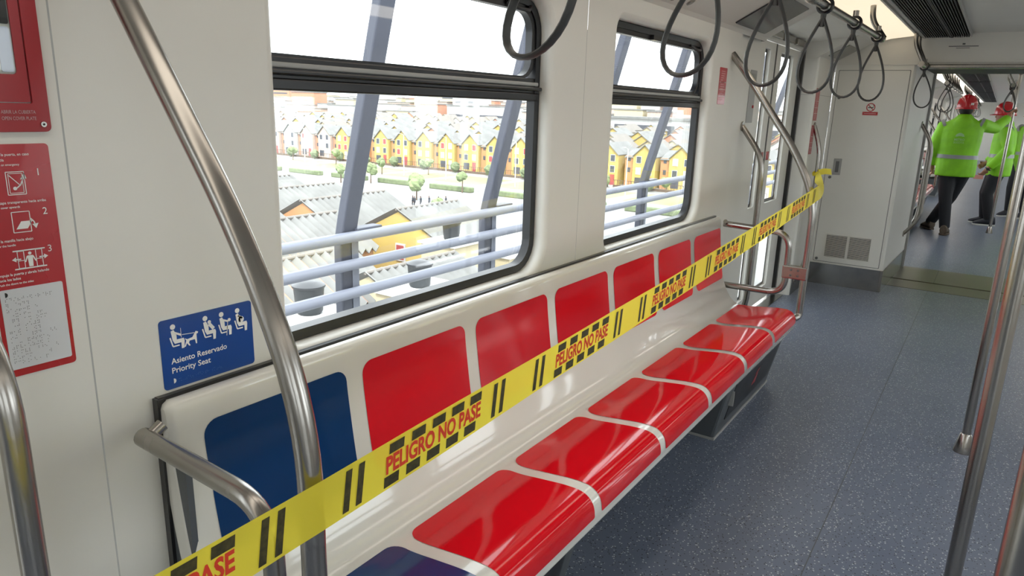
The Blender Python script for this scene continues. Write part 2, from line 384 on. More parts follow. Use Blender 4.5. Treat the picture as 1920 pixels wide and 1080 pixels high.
def door(dx, mir, n, label):
    global DX, MIR
    DX, MIR = dx, mir     # centre at -.67
    c = -.67; Y = 1.36
    root = thing('door_%d' % n, label, 'door', (c, Y, 0), kind='structure')
    fn = lambda d: (lambda u, v: (u, Y + d, v))
    for s in (-1, 1):
        a, b = (c - .70, c - .006) if s < 0 else (c + .006, c + .70)
        g0, g1 = (c - .49, c - .14) if s < 0 else (c + .14, c + .49)
        m = MB(); hs = [rrect(g0, g1, .81, 1.87, .015, 3), rrect(g0, g1, .13, .62, .015, 3)]
        holed_plate(m, [(a, .02), (b, .02), (b, 1.915), (a, 1.915)], hs, fn(0))
        for h in hs: m.loft([[(u, Y, v) for u, v in h], [(u, Y + .024, v) for u, v in h]])
        m.quad((a, Y, .02), (a, Y + .03, .02), (a, Y + .03, 1.915), (a, Y, 1.915)); m.quad((b, Y, .02), (b, Y + .03, .02), (b, Y + .03, 1.915), (b, Y, 1.915))
        leaf = m.build('door_leaf', 'panel', root)
        for (z0, z1) in ((.81, 1.87), (.13, .62)):
            m = MB(); m.loft([[(u, Y + .024, v) for u, v in rrect(g0, g1, z0, z1, .015, 3)], [(u, Y + .024, v) for u, v in rrect(g0 + .024, g1 - .024, z0 + .022, z1 - .022, .012, 3)]]); m.build('seal', 'black', leaf)
            m = MB(); m.box(g0, g1, Y + .026, Y + .03, z0, z1); m.build('pane', 'glass', leaf)
        m = MB(); m.box(*( (b - .10, b - .035) if s < 0 else (a + .035, a + .10)), Y - .002, Y, 1.13, 1.19); m.build('warning_sticker', 'signred', leaf)
    m = MB(); m.box(c - .012, c + .012, Y - .003, Y + .028, .02, 1.915); m.build('rubber_edge', 'black', root)
    m = MB()
    for x in (c - .715, c + .715): m.box(x - .016, x + .016, Y - .03, Y + .03, 0, 1.93)
    m.build('jamb_seal', 'black', root)
    m = MB(); m.box(c - .73, c + .73, Y - .02, Y + .03, 1.918, 2.0); m.build('header_cover', 'panel', root, bevel=.006)
    m = MB()
    for k in range(4): m.box(c - .62 + k * .33, c - .62 + k * .33 + .24, Y - .05, Y - .02, 1.94, 1.985)
    m.build('header_mechanism', 'steel', root, bevel=.006)
    m = MB(); m.box(c - .73, c + .73, Y - .09, Y + .06, -.01, .006); m.build('threshold', 'steel_dark', root)
    m = MB(); m.box(c - .735, c - .70, Y + .02, Y + .06, 0, 2.0); m.box(c + .70, c + .735, Y + .02, Y + .06, 0, 2.0); m.build('door_post', 'panel', root)
    DX, MIR = 0, False
side_wall(0, False, 1, 'white wall behind the bench')
side_wall(-5.87, False, 3, 'white wall behind the camera')
door(0, False, 1, 'double sliding door beside the camera, nearest the red emergency sign')
door(5.87, False, 2, 'double sliding door between the bench and the end cabinet')
side_wall(0, True, 5, 'white wall on the opposite side of the car')
side_wall(-5.87, True, 7, 'white wall opposite, behind the camera')
door(0, True, 3, 'double sliding door on the opposite side beside the camera')
door(5.87, True, 4, 'double sliding door on the opposite side at the far end')
ci = 9
for i, d in enumerate((9.35, 15.22, 21.09, 26.96)):
    o = ('first', 'second', 'third', 'fourth')[i]
    for mir in (False, True):
        side_wall(d, mir, ci, 'next car %s wall, %s bay' % ('right' if mir else 'left', o)); ci += 2
        door(d, mir, 5 + i * 2 + int(mir), 'sliding door of the next car, %s side, %s bay' % ('right' if mir else 'left', o))
mb = MB(); mb.box(-5.45, -5.4, -1.5, 1.42, 0, 2.1); mb.build('wall_back', 'panel', label='plain white end wall behind the camera', cat='wall', kind='structure')
mb = MB(); mb.box(32.0, 32.05, -1.5, 1.42, 0, 2.1); mb.build('wall_end', 'panel', label='far end wall of the next car', cat='wall', kind='structure')

mb = MB()  # unseen roof shell, added to keep sun and sky from leaking past the ceiling edge
for x0, x1 in ((-5.5, 6.7), (7.9, 33.1)):
    mb.box(x0, x1, -1.75, 1.53, 2.13, 2.17)
    for y in (1.5, -1.75): mb.box(x0, x1, y, y + .03, 1.93, 2.13)
mb.build('roof', 'outsteel', label='unseen roof shell added over the train cars to block light leaks', cat='roof', kind='structure')
# ------------------------------------------------------------------ far end of the car: pillar, cabinet, gangway portal
rt = thing('wall_end', 'white pillar and bulkhead at the far end of the car', 'wall', (6.3, WY, 0), kind='structure')
for mir in (False, True):
    MIR = mir
    m = MB(); m.loft([[(5.962, 1.39, z), (5.962, 1.245, z), (5.977, 1.232, z), (6.6, 1.232, z)] for z in (0, 2.0)], closed=False); m.build('pillar', 'panel', rt, smooth=True)
    m = MB(); m.box(5.9615, 5.966, 1.243, 1.38, 1.604, 1.607); m.box(5.985, 6.59, 1.2305, 1.233, 1.604, 1.607); m.build('panel_joint', 'plate', rt)
MIR = False
m = MB(); m.box(6.6, 6.64, -1.5, 1.42, 1.862, 2.12); m.build('bulkhead', 'ceil', rt)
m = MB(); m.box(6.5985, 6.6, -.85, .63, 1.875, 1.8775); m.build('panel_joint', 'plate', rt)
m = MB(); m.box(6.592, 6.6, 1.23, 1.242, 0, 1.86); m.build('corner_joint', 'plate', rt)
for mir in (False, True):
    MIR = mir
    cb = thing('end_cabinet', 'tall white equipment cabinet with vents at the %s end' % ('right' if mir else 'left') , 'cabinet', (6.6, .93, 0))
    if not mir: cb['label'] = 'tall white equipment cabinet with louvred vents beside the gangway'
    else: cb['label'] = 'tall white equipment cabinet on the opposite side of the gangway'
    m = MB(); m.loft([[(6.606, 1.23, z), (6.606, .652, z), (6.622, .636, z), (7.93, .607, z), (7.93, 1.4, z)] for z in (.0, 1.862)], closed=False)
    m.build('body', 'panel', cb, smooth=True)
    m = MB(); holed = rrect(.672, 1.196, .205, 1.818, .006, 2); m.prism(holed, lambda u, v, d: (d, u, v), 6.6, 6.605); cd = m.build('cabinet_door', 'panel', cb, bevel=.002); MB().prism(rrect(.668, 1.200, .201, 1.822, .006, 2), lambda u, v, d: (d, u, v), 6.6035, 6.6058).build('door_gap', 'printgrey', cb)
    if not mir:
        for k, (a, b) in enumerate(((.758, .925), (.945, 1.112))):
            m = MB(); m.box(6.597, 6.5995, a, b, .25, .45); gr = m.build('vent_backing', 'black', cd)
            for j in range(20):
                z = .256 + j * .0097; m = MB(); m.add([(6.592, a, z), (6.592, b, z), (6.597, a, z + .0035), (6.597, b, z + .0035), (6.5935, b, z - .0008), (6.5935, a, z - .0008)], [(0, 1, 3, 2), (0, 1, 4, 5)]); m.build('louvre', 'panel', cd)
            m = MB()
            for (u0, u1, v0, v1) in ((a - .006, b + .006, .446, .454), (a - .006, b + .006, .246, .252), (a - .006, a, .25, .45), (b, b + .006, .25, .45)): m.box(6.594, 6.6, u0, u1, v0, v1)
            m.build('vent_frame', 'panel', cd)
        m = MB(); m.box(6.594, 6.6, 1.077, 1.14, .962, 1.10); la = m.build('latch_plate', 'plate', cd, bevel=.003)
        m = MB(); m.box(6.591, 6.5955, 1.095, 1.122, .985, 1.078); m.build('latch_recess', 'printgrey', cd)
        for (y, z) in ((1.17, 1.60), (1.17, .17 + .055), (1.155, .94)):
            m = MB(); m.tube([(6.59, y, z), (6.6, y, z)], .012, 14); m.build('lock', 'printgrey', cd, smooth=True)
    MIR = False
MIR = False
for mir in (False, True):
    MIR = mir
    m = MB(); m.loft([[(6.605, 1.23, z), (6.598, 1.228, z), (6.598, .648, z), (6.612, .632, z), (7.92, .603, z), (7.92, .61, z)] for z in (0, .186)], closed=False)
    o = m.build('baseboard_right' if mir else 'baseboard_left', 'steel_dark', smooth=True, label='stainless kick plate round the foot of the %s end cabinet' % ('right' if mir else 'left'), cat='baseboard', kind='structure')
    m = MB(); m.box(6.5955, 6.607, .632, .655, 0, .187); m.build('corner_strip', 'steel', o, bevel=.004)
    m = MB(); m.box(5.985, 6.598, 1.226, 1.232, 0, .186); m.build('kick_plate', 'steel_dark', o)
MIR = False
pt = thing('gangway_portal', 'stainless framed gangway opening between the two cars', 'portal', (6.6, YC, 0), kind='structure')
m = MB(); m.box(6.57, 6.65, -.80, .58, 1.832, 1.862); m.build('header_trim', 'steel', pt, bevel=.006)
m = MB(); m.box(6.64, 7.95, -.84, .62, 1.862, 1.9); m.build('gangway_ceiling', 'rubber', pt)
for s in (1, -1):
    y0, y1 = (.585, 1.42) if s == 1 else (-1.5, 2 * YC - .585)
    m = MB(); m.box(7.93, 7.97, y0, y1, 0, 2.12); m.build('jamb', 'plate', pt, bevel=.004)
m = MB(); m.box(7.93, 7.97, -.82, .6, 1.90, 2.12); m.build('jamb_head', 'ceil', pt)

# ------------------------------------------------------------------ ceiling fittings
def grille(x0, x1, y0, y1, label, group=None):
    g = thing('ceiling_grille', label, 'air vent', ((x0 + x1) / 2, (y0 + y1) / 2, 2.09), group)
    MB().box(x0, x1, y0, y1, 2.080, 2.089).build('backing', 'black', g)
    m = MB(); n = 20
    for k in range(n):
        y = y0 + .012 + (y1 - y0 - .024) * k / (n - 1); m.box(x0, x1, y - .003, y + .003, 2.058, 2.079)
    m.build('slats', 'grille', g, kind='stuff')
    m = MB(); ym = y0 + (y1 - y0) * .42; m.box(x0, x1, ym - .008, ym + .008, 2.055, 2.08); m.build('rib', 'grille', g)
    m = MB(); m.box(x0, x1, y1, y1 + .022, 2.055, 2.089); m.box(x0, x1, y0 - .01, y0, 2.06, 2.089); m.build('frame', 'plate', g, bevel=.003)
    return g
grille(3.0, 6.58, .305, .60, 'black slatted air grille in the ceiling before the gangway')
grille(3.0, 6.58, -.82, -.525, 'black slatted air grille on the opposite half of the ceiling')
for x in (9.0, 14.2, 19.4, 24.6): grille(x, x + 4.9, .28, .60, 'black slatted air grille in the ceiling of the next car', 'grilles in the next car ceiling')
def lamp(x0, x1, y0, y1, label, group=None, dm='lightstrip'):
    g = thing('ceiling_light', label, 'light', ((x0 + x1) / 2, (y0 + y1) / 2, 2.06), group)
    za = 2.09 - (y0 - .64) * .11; zb = 2.068 if y1 > .8 else 2.07
    lo = [(y0, 2.076), (.84, 2.056), (y1, 2.036), (y1, 2.040), (.84, 2.062), (y0, 2.082)]
    m = MB(); m.loft([[(x, y, z) for y, z in lo] for x in (x0, x1)], True, True, True); m.build('diffuser', dm, g)
    m = MB(); m.loft([[(x, y, z) for y, z in ((y0 - .012, 2.066), (y0, 2.066), (y0, 2.088), (y0 - .012, 2.089))] for x in (x0, x1)], True, True, True)
    m.loft([[(x, y, z) for y, z in ((y1, 2.030), (y1 + .012, 2.026), (y1 + .012, 2.038), (y1, 2.044))] for x in (x0, x1)], True, True, True); m.build('trim', 'ceil', g)
for mir in (False, True):
    MIR = mir; sd = 'opposite' if mir else 'near'
    for x0, x1, t in ((-5.2, -1.6, 'behind the camera'), (-1.5, 1.2, 'above the camera'), (1.3, 6.5 if mir else 3.95, 'before the gangway')):
        lamp(x0, x1, .66, .92, 'long ceiling light strip on the %s side %s' % (sd, t))
    if not mir: lamp(4.05, 6.55, .66, .92, 'warm dim ceiling light panel beside the air grille before the gangway', dm='lightstrip_dim')
    for x0 in (8.3, 12.0, 15.7, 19.4, 23.1, 26.8): lamp(x0, x0 + 3.5, .66, .92, 'long ceiling light strip on the %s side of the next car' % sd, 'light strips of the next car, %s side' % sd)
MIR = False
def incl(x, y, d=0): return (x, y, 1.885 + (1.235 - y) * .547 - d)
def incplate(name, x0, x1, y0, y1, m_, label, cat):
    m = MB(); n = (0, .48, -.877)
    a = [incl(x0, y0, .001), incl(x1, y0, .001), incl(x1, y1, .001), incl(x0, y1, .001)]; b = [(p[0], p[1] - .003, p[2] - .006) for p in a]
    m.loft([a, b], True, True, True); return m.build(name, m_, label=label, cat=cat)
incplate('display_panel', 3.78, 4.32, 1.21, .985, 'screen', 'dark glossy display panel on the ceiling before the door', 'display')
incplate('ceiling_hatch', 6.10, 6.52, 1.20, 1.06, 'screen2', 'grey hatch plate on the ceiling above the end cabinet', 'hatch')
for i, (x, y) in enumerate(((2.93, 1.20), (3.10, 1.195))):
    m = MB(); p = Vector(incl(x, y)); n = Vector((0, -.48, -.877)); m.tube([p, p + n * .004], .020, 18); m.tube([p + n * .003, p + n * .006], .013, 16)
    m.build('ceiling_button', 'steel', smooth=True, label='small round metal %s over the second window, %s one' % ('cap', ('nearer', 'farther')[i]), cat='cap')
# text plate on the bulkhead
m = MB(); fn = lambda u, v: (6.5995, .44 - u, v)
polys(m, [[(0, 1.992), (.195, 1.992), (.195, 1.998), (0, 1.998)], [(.088, 2.006), (.107, 2.006), (.107, 2.018), (.088, 2.018)], [(.05, 1.980), (.14, 1.980), (.14, 1.984), (.05, 1.984)]], fn)
m.build('bulkhead_notice', 'printgrey', label='small dark printed notice on the bulkhead above the gangway', cat='notice')

# ------------------------------------------------------------------ bench
prof = catmull([(1.246, .868), (1.240, .884), (1.222, .889), (1.207, .880), (1.201, .855), (1.197, .79), (1.188, .72), (1.177, .645), (1.166, .585), (1.15, .53), (1.126, .478), (1.096, .438), (1.062, .418), (1.0, .414), (.92, .423), (.85, .431), (.80, .432), (.772, .424), (.753, .404), (.746, .376), (.747, .352), (.751, .332), (.78, .326)], 5)
cum = [0]
for a, b in zip(prof[:-1], prof[1:]): cum.append(cum[-1] + math.hypot(a[0] - b[0], a[1] - b[1]))
def pat(s):
    s = min(max(s, 0), cum[-1] - 1e-6)
    i = max(k for k in range(len(cum) - 1) if cum[k] <= s); t = (s - cum[i]) / (cum[i + 1] - cum[i])
    y = prof[i][0] * (1 - t) + prof[i + 1][0] * t; z = prof[i][1] * (1 - t) + prof[i + 1][1] * t
    d = Vector((prof[i + 1][0] - prof[i][0], prof[i + 1][1] - prof[i][1])).normalized(); return y, z, Vector((d.y, -d.x))  # normal out
def s_at(test): return next(cum[i] for i in range(len(prof)) if test(*prof[i]))
S0, S1 = s_at(lambda y, z: z < .838 and y < 1.21), s_at(lambda y, z: z < .553 and y < 1.2)
S2, S3 = s_at(lambda y, z: y < 1.058), s_at(lambda y, z: y < .76 and z < .366)
BX0, PITCH = .654, .4605
def bench(dx, label, group=None, blue=True):
    global DX
    DX = dx
    b = thing('bench_seat', label, 'bench', (2.264, 1.0, 0), group)
    x0, x1 = BX0, 3.876
    m = MB(); xs = [x0, x0 + .004, x0 + .012, x0 + .022]; loops = []
    def ring(x, sh):   # inset profile for rounded ends
        out = []
        for i, (y, z) in enumerate(prof):
            _, _, n = pat(cum[i]); out.append((x, y - n.x * sh * -1 if False else y + n.x * -sh, z + n.y * -sh))
        return out
    chk = pat(cum[len(cum) // 3])[2]; sg = 1 if chk.x < 0 else -1
    for x, sh in ((x0, .014), (x0 + .004, .006), (x0 + .014, 0), (x1 - .014, 0), (x1 - .004, .006), (x1, .014)): loops.append(ring(x, sh * sg))
    m.loft(loops, closed=False)
    back = [(y + .03, z) for y, z in prof]
    for xe in (x0, x1):
        r = ring(xe, .014 * sg); inner = [(xe, min(y + .035, 1.245), z - (.035 if y < 1.1 else .012)) for _, y, z in r]
        m.loft([r, inner], closed=False)
    m.loft([[(x, y, z) for y, z in ((.78, .326), (1.2, .325), (1.245, .5), (1.246, .868))] for x in (x0 + .01, x1 - .01)], closed=False)
    m.build('shell', 'shell', b, smooth=True)
    def patch(u0, u1, s0, s1, r0, r1, ns=30, nu=10):
        # grid over a rounded rectangle; r0 at s0 corners, r1 at s1 corners
        rows = []
        ss = sorted(set([s0 + (s1 - s0) * k / ns for k in range(ns + 1)] + [s0 + r0 * (1 - math.cos(k * PI / 12)) for k in range(7)] + [s1 - r1 * (1 - math.cos(k * PI / 12)) for k in range(7)]))
        for s in ss:
            ins = 0
            if s < s0 + r0: ins = r0 - math.sqrt(max(0, r0 * r0 - (s0 + r0 - s) ** 2))
            if s > s1 - r1: ins = r1 - math.sqrt(max(0, r1 * r1 - (s - s1 + r1) ** 2))
            y, z, n = pat(s); y += n.x * .0016 * sg; z += n.y * .0016 * sg
            rows.append([(u0 + ins + (u1 - u0 - 2 * ins) * k / nu, y, z) for k in range(nu + 1)])
        return MB().loft(rows, closed=False)
    for k in range(7):
        a = BX0 + (.012 if k == 0 else 0) + PITCH * k; e = BX0 + PITCH * (k + 1)
        c = 'blue' if (k == 0 and blue) else 'red'
        o = patch(a + (.05 if k == 0 else .026), e - (.026 if k < 6 else .02), S0, S1, .032, .032, 14, 4).build('back_panel', c, b, smooth=True)
        if k == 0 and blue: o['label'] = 'dark blue back panel'
        o = patch(a + (.03 if k == 0 else .021), e - (.021 if k < 6 else .016), S2, S3, .035, .006, 40, 4).build('seat_panel', c, b, smooth=True)
        if k == 0 and blue: o['label'] = 'dark blue seat panel'
    m = MB(); m.box(x0 - .005, x0 + .012, 1.232, 1.2485, .34, .892); m.box(x0, x1, 1.236, 1.249, .875, .893); m.build('rear_seal', 'black', b)
    m = MB(); m.box(x0 + .002, x0 + .015, 1.17, 1.235, .0, .80); m.build('end_bracket', 'base', b)
    for k, (a, e) in enumerate(((.68, 1.562), (2.966, 3.862))):
        bot = [(a, 1.249, 0), (e, 1.249, 0), (e, .858, 0), (a, .858, 0)]; top = [(a - .03, 1.249, .336), (e + .012, 1.249, .336), (e + .012, .785, .336), (a - .03, .785, .336)]
        sb = MB().loft([bot, top], True, True, True).build('support_box', 'base', b, bevel=.012)
        f = lambda u, v, d: (a + (e - a) * u, .858 - .073 * v / .336 - d, v)
        m = MB(); m.prism(rrect(.10, .93, .07, .275, .012, 3), f, -.004, .003); m.build('access_panel', 'basedark', sb)
        m = MB(); m.box(a - .004, e + .004, .85, 1.249, 0, .012); m.build('foot_trim', 'plate', sb)
        if k == 1:
            m = MB(); g = lambda u, v: f(u, v, .0045); polys(m, [[(.50, .13), (.53, .13), (.55, .175), (.52, .175)], [(.54, .13), (.575, .13), (.56, .19), (.535, .19)], [(.50, .18), (.56, .2), (.57, .22), (.51, .205)]], g); m.build('red_mark', 'signred', sb)
            m = MB(); m.box(a + .06, a + .068, .80, .86, .16, .23); m.build('catch', 'plate', sb)
    DX = 0
    return b
bn = bench(0, 'long white bench with one blue and six red glossy seats under the windows')
bench(9.35, 'red and white bench along the left wall of the next car, nearer one', 'benches in the next car')
copy_tree(bpy.data.objects['bench_seat.001'], (5.87, 0, 0), label='red and white bench along the left wall of the next car, farther one')

# ------------------------------------------------------------------ handrails
def end_rail(dx, x, label, group=None, sd=1, clampz=.63, lz=(.835, .505)):
    global DX
    DX = dx
    g = thing('grab_rail', label, 'handrail', (x, .745, 0), group)
    m = MB(); m.tube(fillet([(x, 1.252, 1.755), (x, 1.17, 1.66), (x, .86, 1.255), (x, .742, 1.02), (x, .742, .392), (x + .045 * sd, .76, .385)], [.05, .12, .25, .03], 8), .0185, 16); m.build('upright', 'steel', g, smooth=True)
    m = MB(); xo = x - .0
    m.tube(fillet([(xo + .0, 1.20, lz[0] + .012), (xo, .84, lz[0]), (xo, .835, lz[1]), (xo, 1.19, lz[1] - .005)], .09, 8), .0175, 16); m.build('arm_loop', 'steel', g, smooth=True)
    m = MB(); m.box(x - .023, x + .023, .725, .855, clampz - .035, clampz + .035); c = m.build('clamp', 'steel', g, bevel=.006)
    for dy in (.772, .808):
        for dz in (-.015, .015):
            MB().tube([(x - .0235, dy, clampz + dz), (x - .0265, dy, clampz + dz)], .006, 10).build('bolt', 'printgrey', c)
    m = MB(); m.tube([(x + .0, 1.185, lz[0] + .012), (x + .03 * sd, 1.185, lz[0] + .03)], .012, 10); m.build('wall_bracket', 'steel', g, smooth=True)
    DX = 0
    return g
end_rail(0, .60, 'steel grab rail curving down from the wall beside the blue seat')
end_rail(0, 3.915, 'steel grab rail with clamp at the far end of the bench', sd=-1)
r1 = end_rail(9.35, .60, 'steel grab rail at a bench end in the next car', 'bench end rails in the next car')
for d in (3.315, 5.87, 9.185): copy_tree(r1, (d, 0, 0))
def door_rail(x, label, y=1.15, yw=1.252, zt=1.37, zb=.28, group=None):
    g = thing('door_handrail', label, 'handrail', (x, yw, zb), group)
    m = MB(); m.tube(fillet([(x, yw, zt), (x, y, zt - .18), (x, y, zb + .15), (x, yw, zb)], .10, 7), .0165, 14); m.build('tube', 'steel', g, smooth=True)
    m = MB()
    for z in (zt, zb): m.tube([(x, yw + .004, z), (x, yw - .006, z)], .028, 16)
    m.build('wall_flange', 'steel', g, smooth=True)
    return g
door_rail(4.30, 'bent steel handrail on the near side of the sliding door', 1.13, 1.272, 1.375, .12)
door_rail(6.08, 'bent steel handrail on the pillar beyond the sliding door', 1.165, 1.23, 1.37, .10)
door_rail(.33, 'steel handrail at the left beside the red emergency sign', .985, 1.25, 1.30, .15)
door_rail(7.62, 'bent steel handrail on the gangway side wall, nearer one', .50, .612, 1.40, .38)
door_rail(8.35, 'bent steel handrail just past the gangway portal, farther one', .53, .62, 1.43, .31) if False else None
def portal_rail():
    g = thing('door_handrail', 'bent steel handrail past the gangway portal, farther one', 'handrail', (7.98, .62, .31))
    m = MB(); m.tube(fillet([(7.97, .66, 1.45), (8.15, .56, 1.27), (8.15, .56, .48), (7.97, .66, .30)], .10, 7), .0165, 14); m.build('tube', 'steel', g, smooth=True)
portal_rail()
def pole(x, y, label, z1=2.085, group=None, r=.0185):
    g = thing('floor_pole', label, 'pole', (x, y, 0), group)
    m = MB(); m.tube([(x, y, .0), (x, y, z1)], r, 18); m.build('pole_tube', 'steel', g, smooth=True)
    m = MB(); m.lathe([(.040, 0), (.040, .006), (.024, .085), (.0192, .09)], x, y, 22); m.build('floor_flange', 'steel', g, smooth=True)
    m = MB(); m.lathe([(.0192, z1 - .06), (.024, z1 - .055), (.036, z1 - .006), (.036, z1)], x, y, 22); m.build('ceiling_flange', 'steel', g, smooth=True)
    return g
pole(3.56, -.095, 'steel floor pole with a conical foot, farthest of the three at right')
pole(1.92, -.084, 'steel floor pole, middle one of the three at right')
pole(.775, -.085, 'steel floor pole nearest the camera at lower right')
pole(11.25, -.09, 'steel pole in the next car held by the worker in lime jacket')
for x in (14.0, 16.5, 19.0): pole(x, -.09, 'thin steel floor pole deep in the next car', group='poles deep in the next car')

# ceiling rail with straps
RY, RZ = .655, 1.868
def hanging_rail(dx, x0, x1, arms, label, y=RY, z=RZ, dz=0, group=None):
    g = thing('strap_rail', label, 'handrail', ((x0 + x1) / 2 + dx, y, z), group)
    z0, z1 = z - dz, z + dz
    zz = lambda x: z0 + (z1 - z0) * (x - x0) / (x1 - x0)
    m = MB(); m.tube([(x0 + dx, y, z0), (x1 + dx, y, z1)], .0175, 16); m.build('rail_tube', 'steel', g, smooth=True)
    for a in arms:
        za = zz(a); m = MB(); m.tube(fillet([(a + dx, y + .065, 2.075), (a + dx, y + .06, 1.99), (a + dx, y - .015, za)], .06, 6), .0155, 14)
        ar = m.build('support_arm', 'steel', g, smooth=True)
        m = MB(); m.tube([(a + dx - .022, y, za), (a + dx + .022, y, za)], .0225, 16); m.build('socket', 'steel', ar, smooth=True)
    return g
hanging_rail(0, .9, 4.72, (1.45, 2.9, 4.70), 'steel strap rail hung under the ceiling above the bench', dz=.02)
hanging_rail(0, 6.25, 6.60, (6.28, 6.52), 'short steel strap rail before the gangway opening', y=.575, z=1.845)
hr = hanging_rail(9.35, .6, 4.6, (.62, 1.2, 1.8, 2.4, 3.0, 3.6, 4.2), 'steel strap rail hung under the next car ceiling', y=.62, group='strap rails in the next car')
for d in (5.87, 11.74): copy_tree(hr, (d, 0, 0))
def strap(x, y, z, w_, h_, label, yaw=0, swing=0, rw=.011, group=None, lean=0):
    g = thing('hand_strap', label, 'strap', (x, y, z), group)
    cy, sy = math.cos(yaw), math.sin(yaw)
    def P(a, b): # a lateral, b down
        yy = a + swing * b; xx = lean * b
        return (x + xx + a * sy * 1.0, y + (yy if True else 0) * cy + (swing * b) * (1 - cy), z - b)
    pts = []
    N = 36
    for k in range(N):
        t = 2 * PI * (k + .5) / N; a = w_ / 2 * 1.17 * math.sin(t) * abs(math.sin(t / 2)) ** 1.25; b = .04 + (h_ - .04) * (1 - math.cos(t)) / 2; pts.append(P(a, b))
    m = MB(); m.tube(pts, rw, 10, closed=True, r2=rw * .55, up=(cy * 0 + math.cos(yaw), -math.sin(yaw), 0)); m.build('loop', 'strap', g, smooth=True)
    m = MB(); m.tube([P(0, .03), P(0, .08)], [.012, .008], 10); m.build('neck', 'strap', g, smooth=True)
    m = MB(); ring = [(x, y + .0275 * math.cos(t), z + .0275 * math.sin(t)) for t in [2 * PI * k / 20 for k in range(20)]]; m.tube(ring, .007, 8, closed=True, up=(1, 0, 0)); m.build('clip_ring', 'black', g, smooth=True)
    m = MB(); m.tube([(x, y, z + .03), (x, y, z + .055)], .013, 12); m.build('clip_bolt', 'steel', g, smooth=True)
    return g
ords = ['nearest to the camera', 'second from the camera', 'third from the camera', 'fourth from the camera', 'fifth from the camera', 'sixth from the camera']
for i, (x, sw, yaw) in enumerate(((1.17, .38, .1), (1.82, .18, .05), (2.44, .06, .0), (3.14, .04, .0), (3.82, .03, .0), (4.56, .0, .0))):
    z = RZ - .02 + .04 * (x - .9) / 3.82
    strap(x, RY, z, .162 if i < 2 else .150, z - 1.540, 'dark grey hand strap hanging from the ceiling rail, ' + ords[i], yaw, sw)
strap(6.54, .575, 1.845, .14, .31, 'dark grey hand strap hanging before the gangway opening', 0, -.08, .010)
st = strap(10.1, .62, RZ, .15, .33, 'dark hand strap in the next car', 0, 0, group='hand straps in the next car')
for b_ in (0, 5.87, 11.74):
    for k in ((1,) if not b_ else (0, 2, 4)):
        if b_ or k: copy_tree(st, (b_ + k * .6, 0, 0))
s2 = strap(10.7, -.03, RZ, .15, .30, 'dark hand strap by the pole the worker holds', .5, 0, group='straps by the held pole')
copy_tree(s2, (.35, 0, 0)); copy_tree(s2, (.75, 0, 0))
hanging_rail(0, 10.4, 12.4, (10.5, 12.2), 'short strap rail in the middle of the next car', y=-.03)

# ------------------------------------------------------------------ signs and stickers
def plate(name, x0, x1, z0, z1, r, m_, label, cat, y=WY, t=.003, group=None):
    return MB().prism(rrect(x0, x1, z0, z1, r, 4), lambda u, v, d: (u, d, v), y - t, y - .0003).build(name, m_, label=label, cat=cat, group=group)
# priority seat sign
sg = plate('priority_seat_sign', .675, .877, .898, 1.038, .007, 'signblue', 'blue priority seat sign with seated figures on the wall', 'sign', t=.0015)
def seated(u, v, s, kind):
    P = [disc(u + .010 * s, v + .052 * s, .0068 * s)]
    P += [[(u + .004 * s, v + .042 * s), (u + .012 * s, v + .044 * s), (u + .018 * s, v + .030 * s), (u + .018 * s, v + .018 * s), (u + .036 * s, v + .018 * s), (u + .038 * s, v + .012 * s), (u + .036 * s, v - .008 * s), (u + .029 * s, v - .008 * s), (u + .029 * s, v + .008 * s), (u + .012 * s, v + .008 * s), (u + .007 * s, v + .018 * s)]]
    P += thick([(u + .001 * s, v + .026 * s), (u + .007 * s, v + .002 * s), (u + .024 * s, v + .002 * s)], .0035 * s)
    if kind == 0: P += thick([(u + .014 * s, v + .036 * s), (u + .030 * s, v + .027 * s)], .005 * s) + thick([(u + .030 * s, v + .020 * s), (u + .030 * s, v + .045 * s)], .0012 * s)
    if kind == 1: P += [disc(u + .021 * s, v + .040 * s, .005 * s)] + thick([(u + .020 * s, v + .036 * s), (u + .032 * s, v + .020 * s)], .009 * s)
    if kind == 2: P += thick([(u + .014 * s, v + .036 * s), (u + .028 * s, v + .030 * s)], .005 * s) + thick([(u + .022 * s, v - .008 * s), (u + .028 * s, v + .032 * s)], .0018 * s) + [disc(u + .032 * s, v + .033 * s, .0045 * s)]
    if kind == 3: P += [disc(u + .020 * s, v + .026 * s, .0085 * s)] + thick([(u + .012 * s, v + .038 * s), (u + .024 * s, v + .028 * s)], .005 * s)
    return P
m = MB(); f = lambda u, v: (.675 + u, WY - .002, .898 + v)
for k, (u, v) in enumerate(((.019, .083), (.087, .084), (.123, .084), (.160, .084))): polys(m, seated(u, v, .78, k), f)
dog = [[(.055, .088), (.066, .090), (.071, .099), (.074, .104), (.079, .101), (.078, .097), (.075, .096), (.075, .088), (.075, .071), (.0725, .071), (.071, .083), (.060, .083), (.058, .078), (.061, .070), (.058, .070), (.054, .078), (.051, .070), (.048, .070), (.053, .085), (.050, .092)]]
polys(m, [[(a - .001, .078 + (b - .07) * .78) for a, b in dog[0]]], f); polys(m, thick([(.044, .104), (.070, .1015)], .0012), f)
put_text(m, 'Asiento Reservado', f, .018, .050, .0115, .120, .012); put_text(m, 'Priority Seat', f, .018, .031, .0115, .082, .012)
polys(m, [disc(.0195, .0155, .005, 10, -PI / 2, PI / 2)], f)
m.build('lettering', 'white', sg)
m = MB(); rb = random.Random(3)
for k in range(24):
    for (a, b) in ((0, 0), (0, 1), (0, 2), (1, 0), (1, 1), (1, 2)):
        if rb.random() < .42: polys(m, [disc(.030 + k * .0040 + a * .0016, .012 + b * .0026, .0006, 6)], f)
m.build('braille_dots', mat('braille_blue', (.03, .13, .42), .3, var=.05), sg)
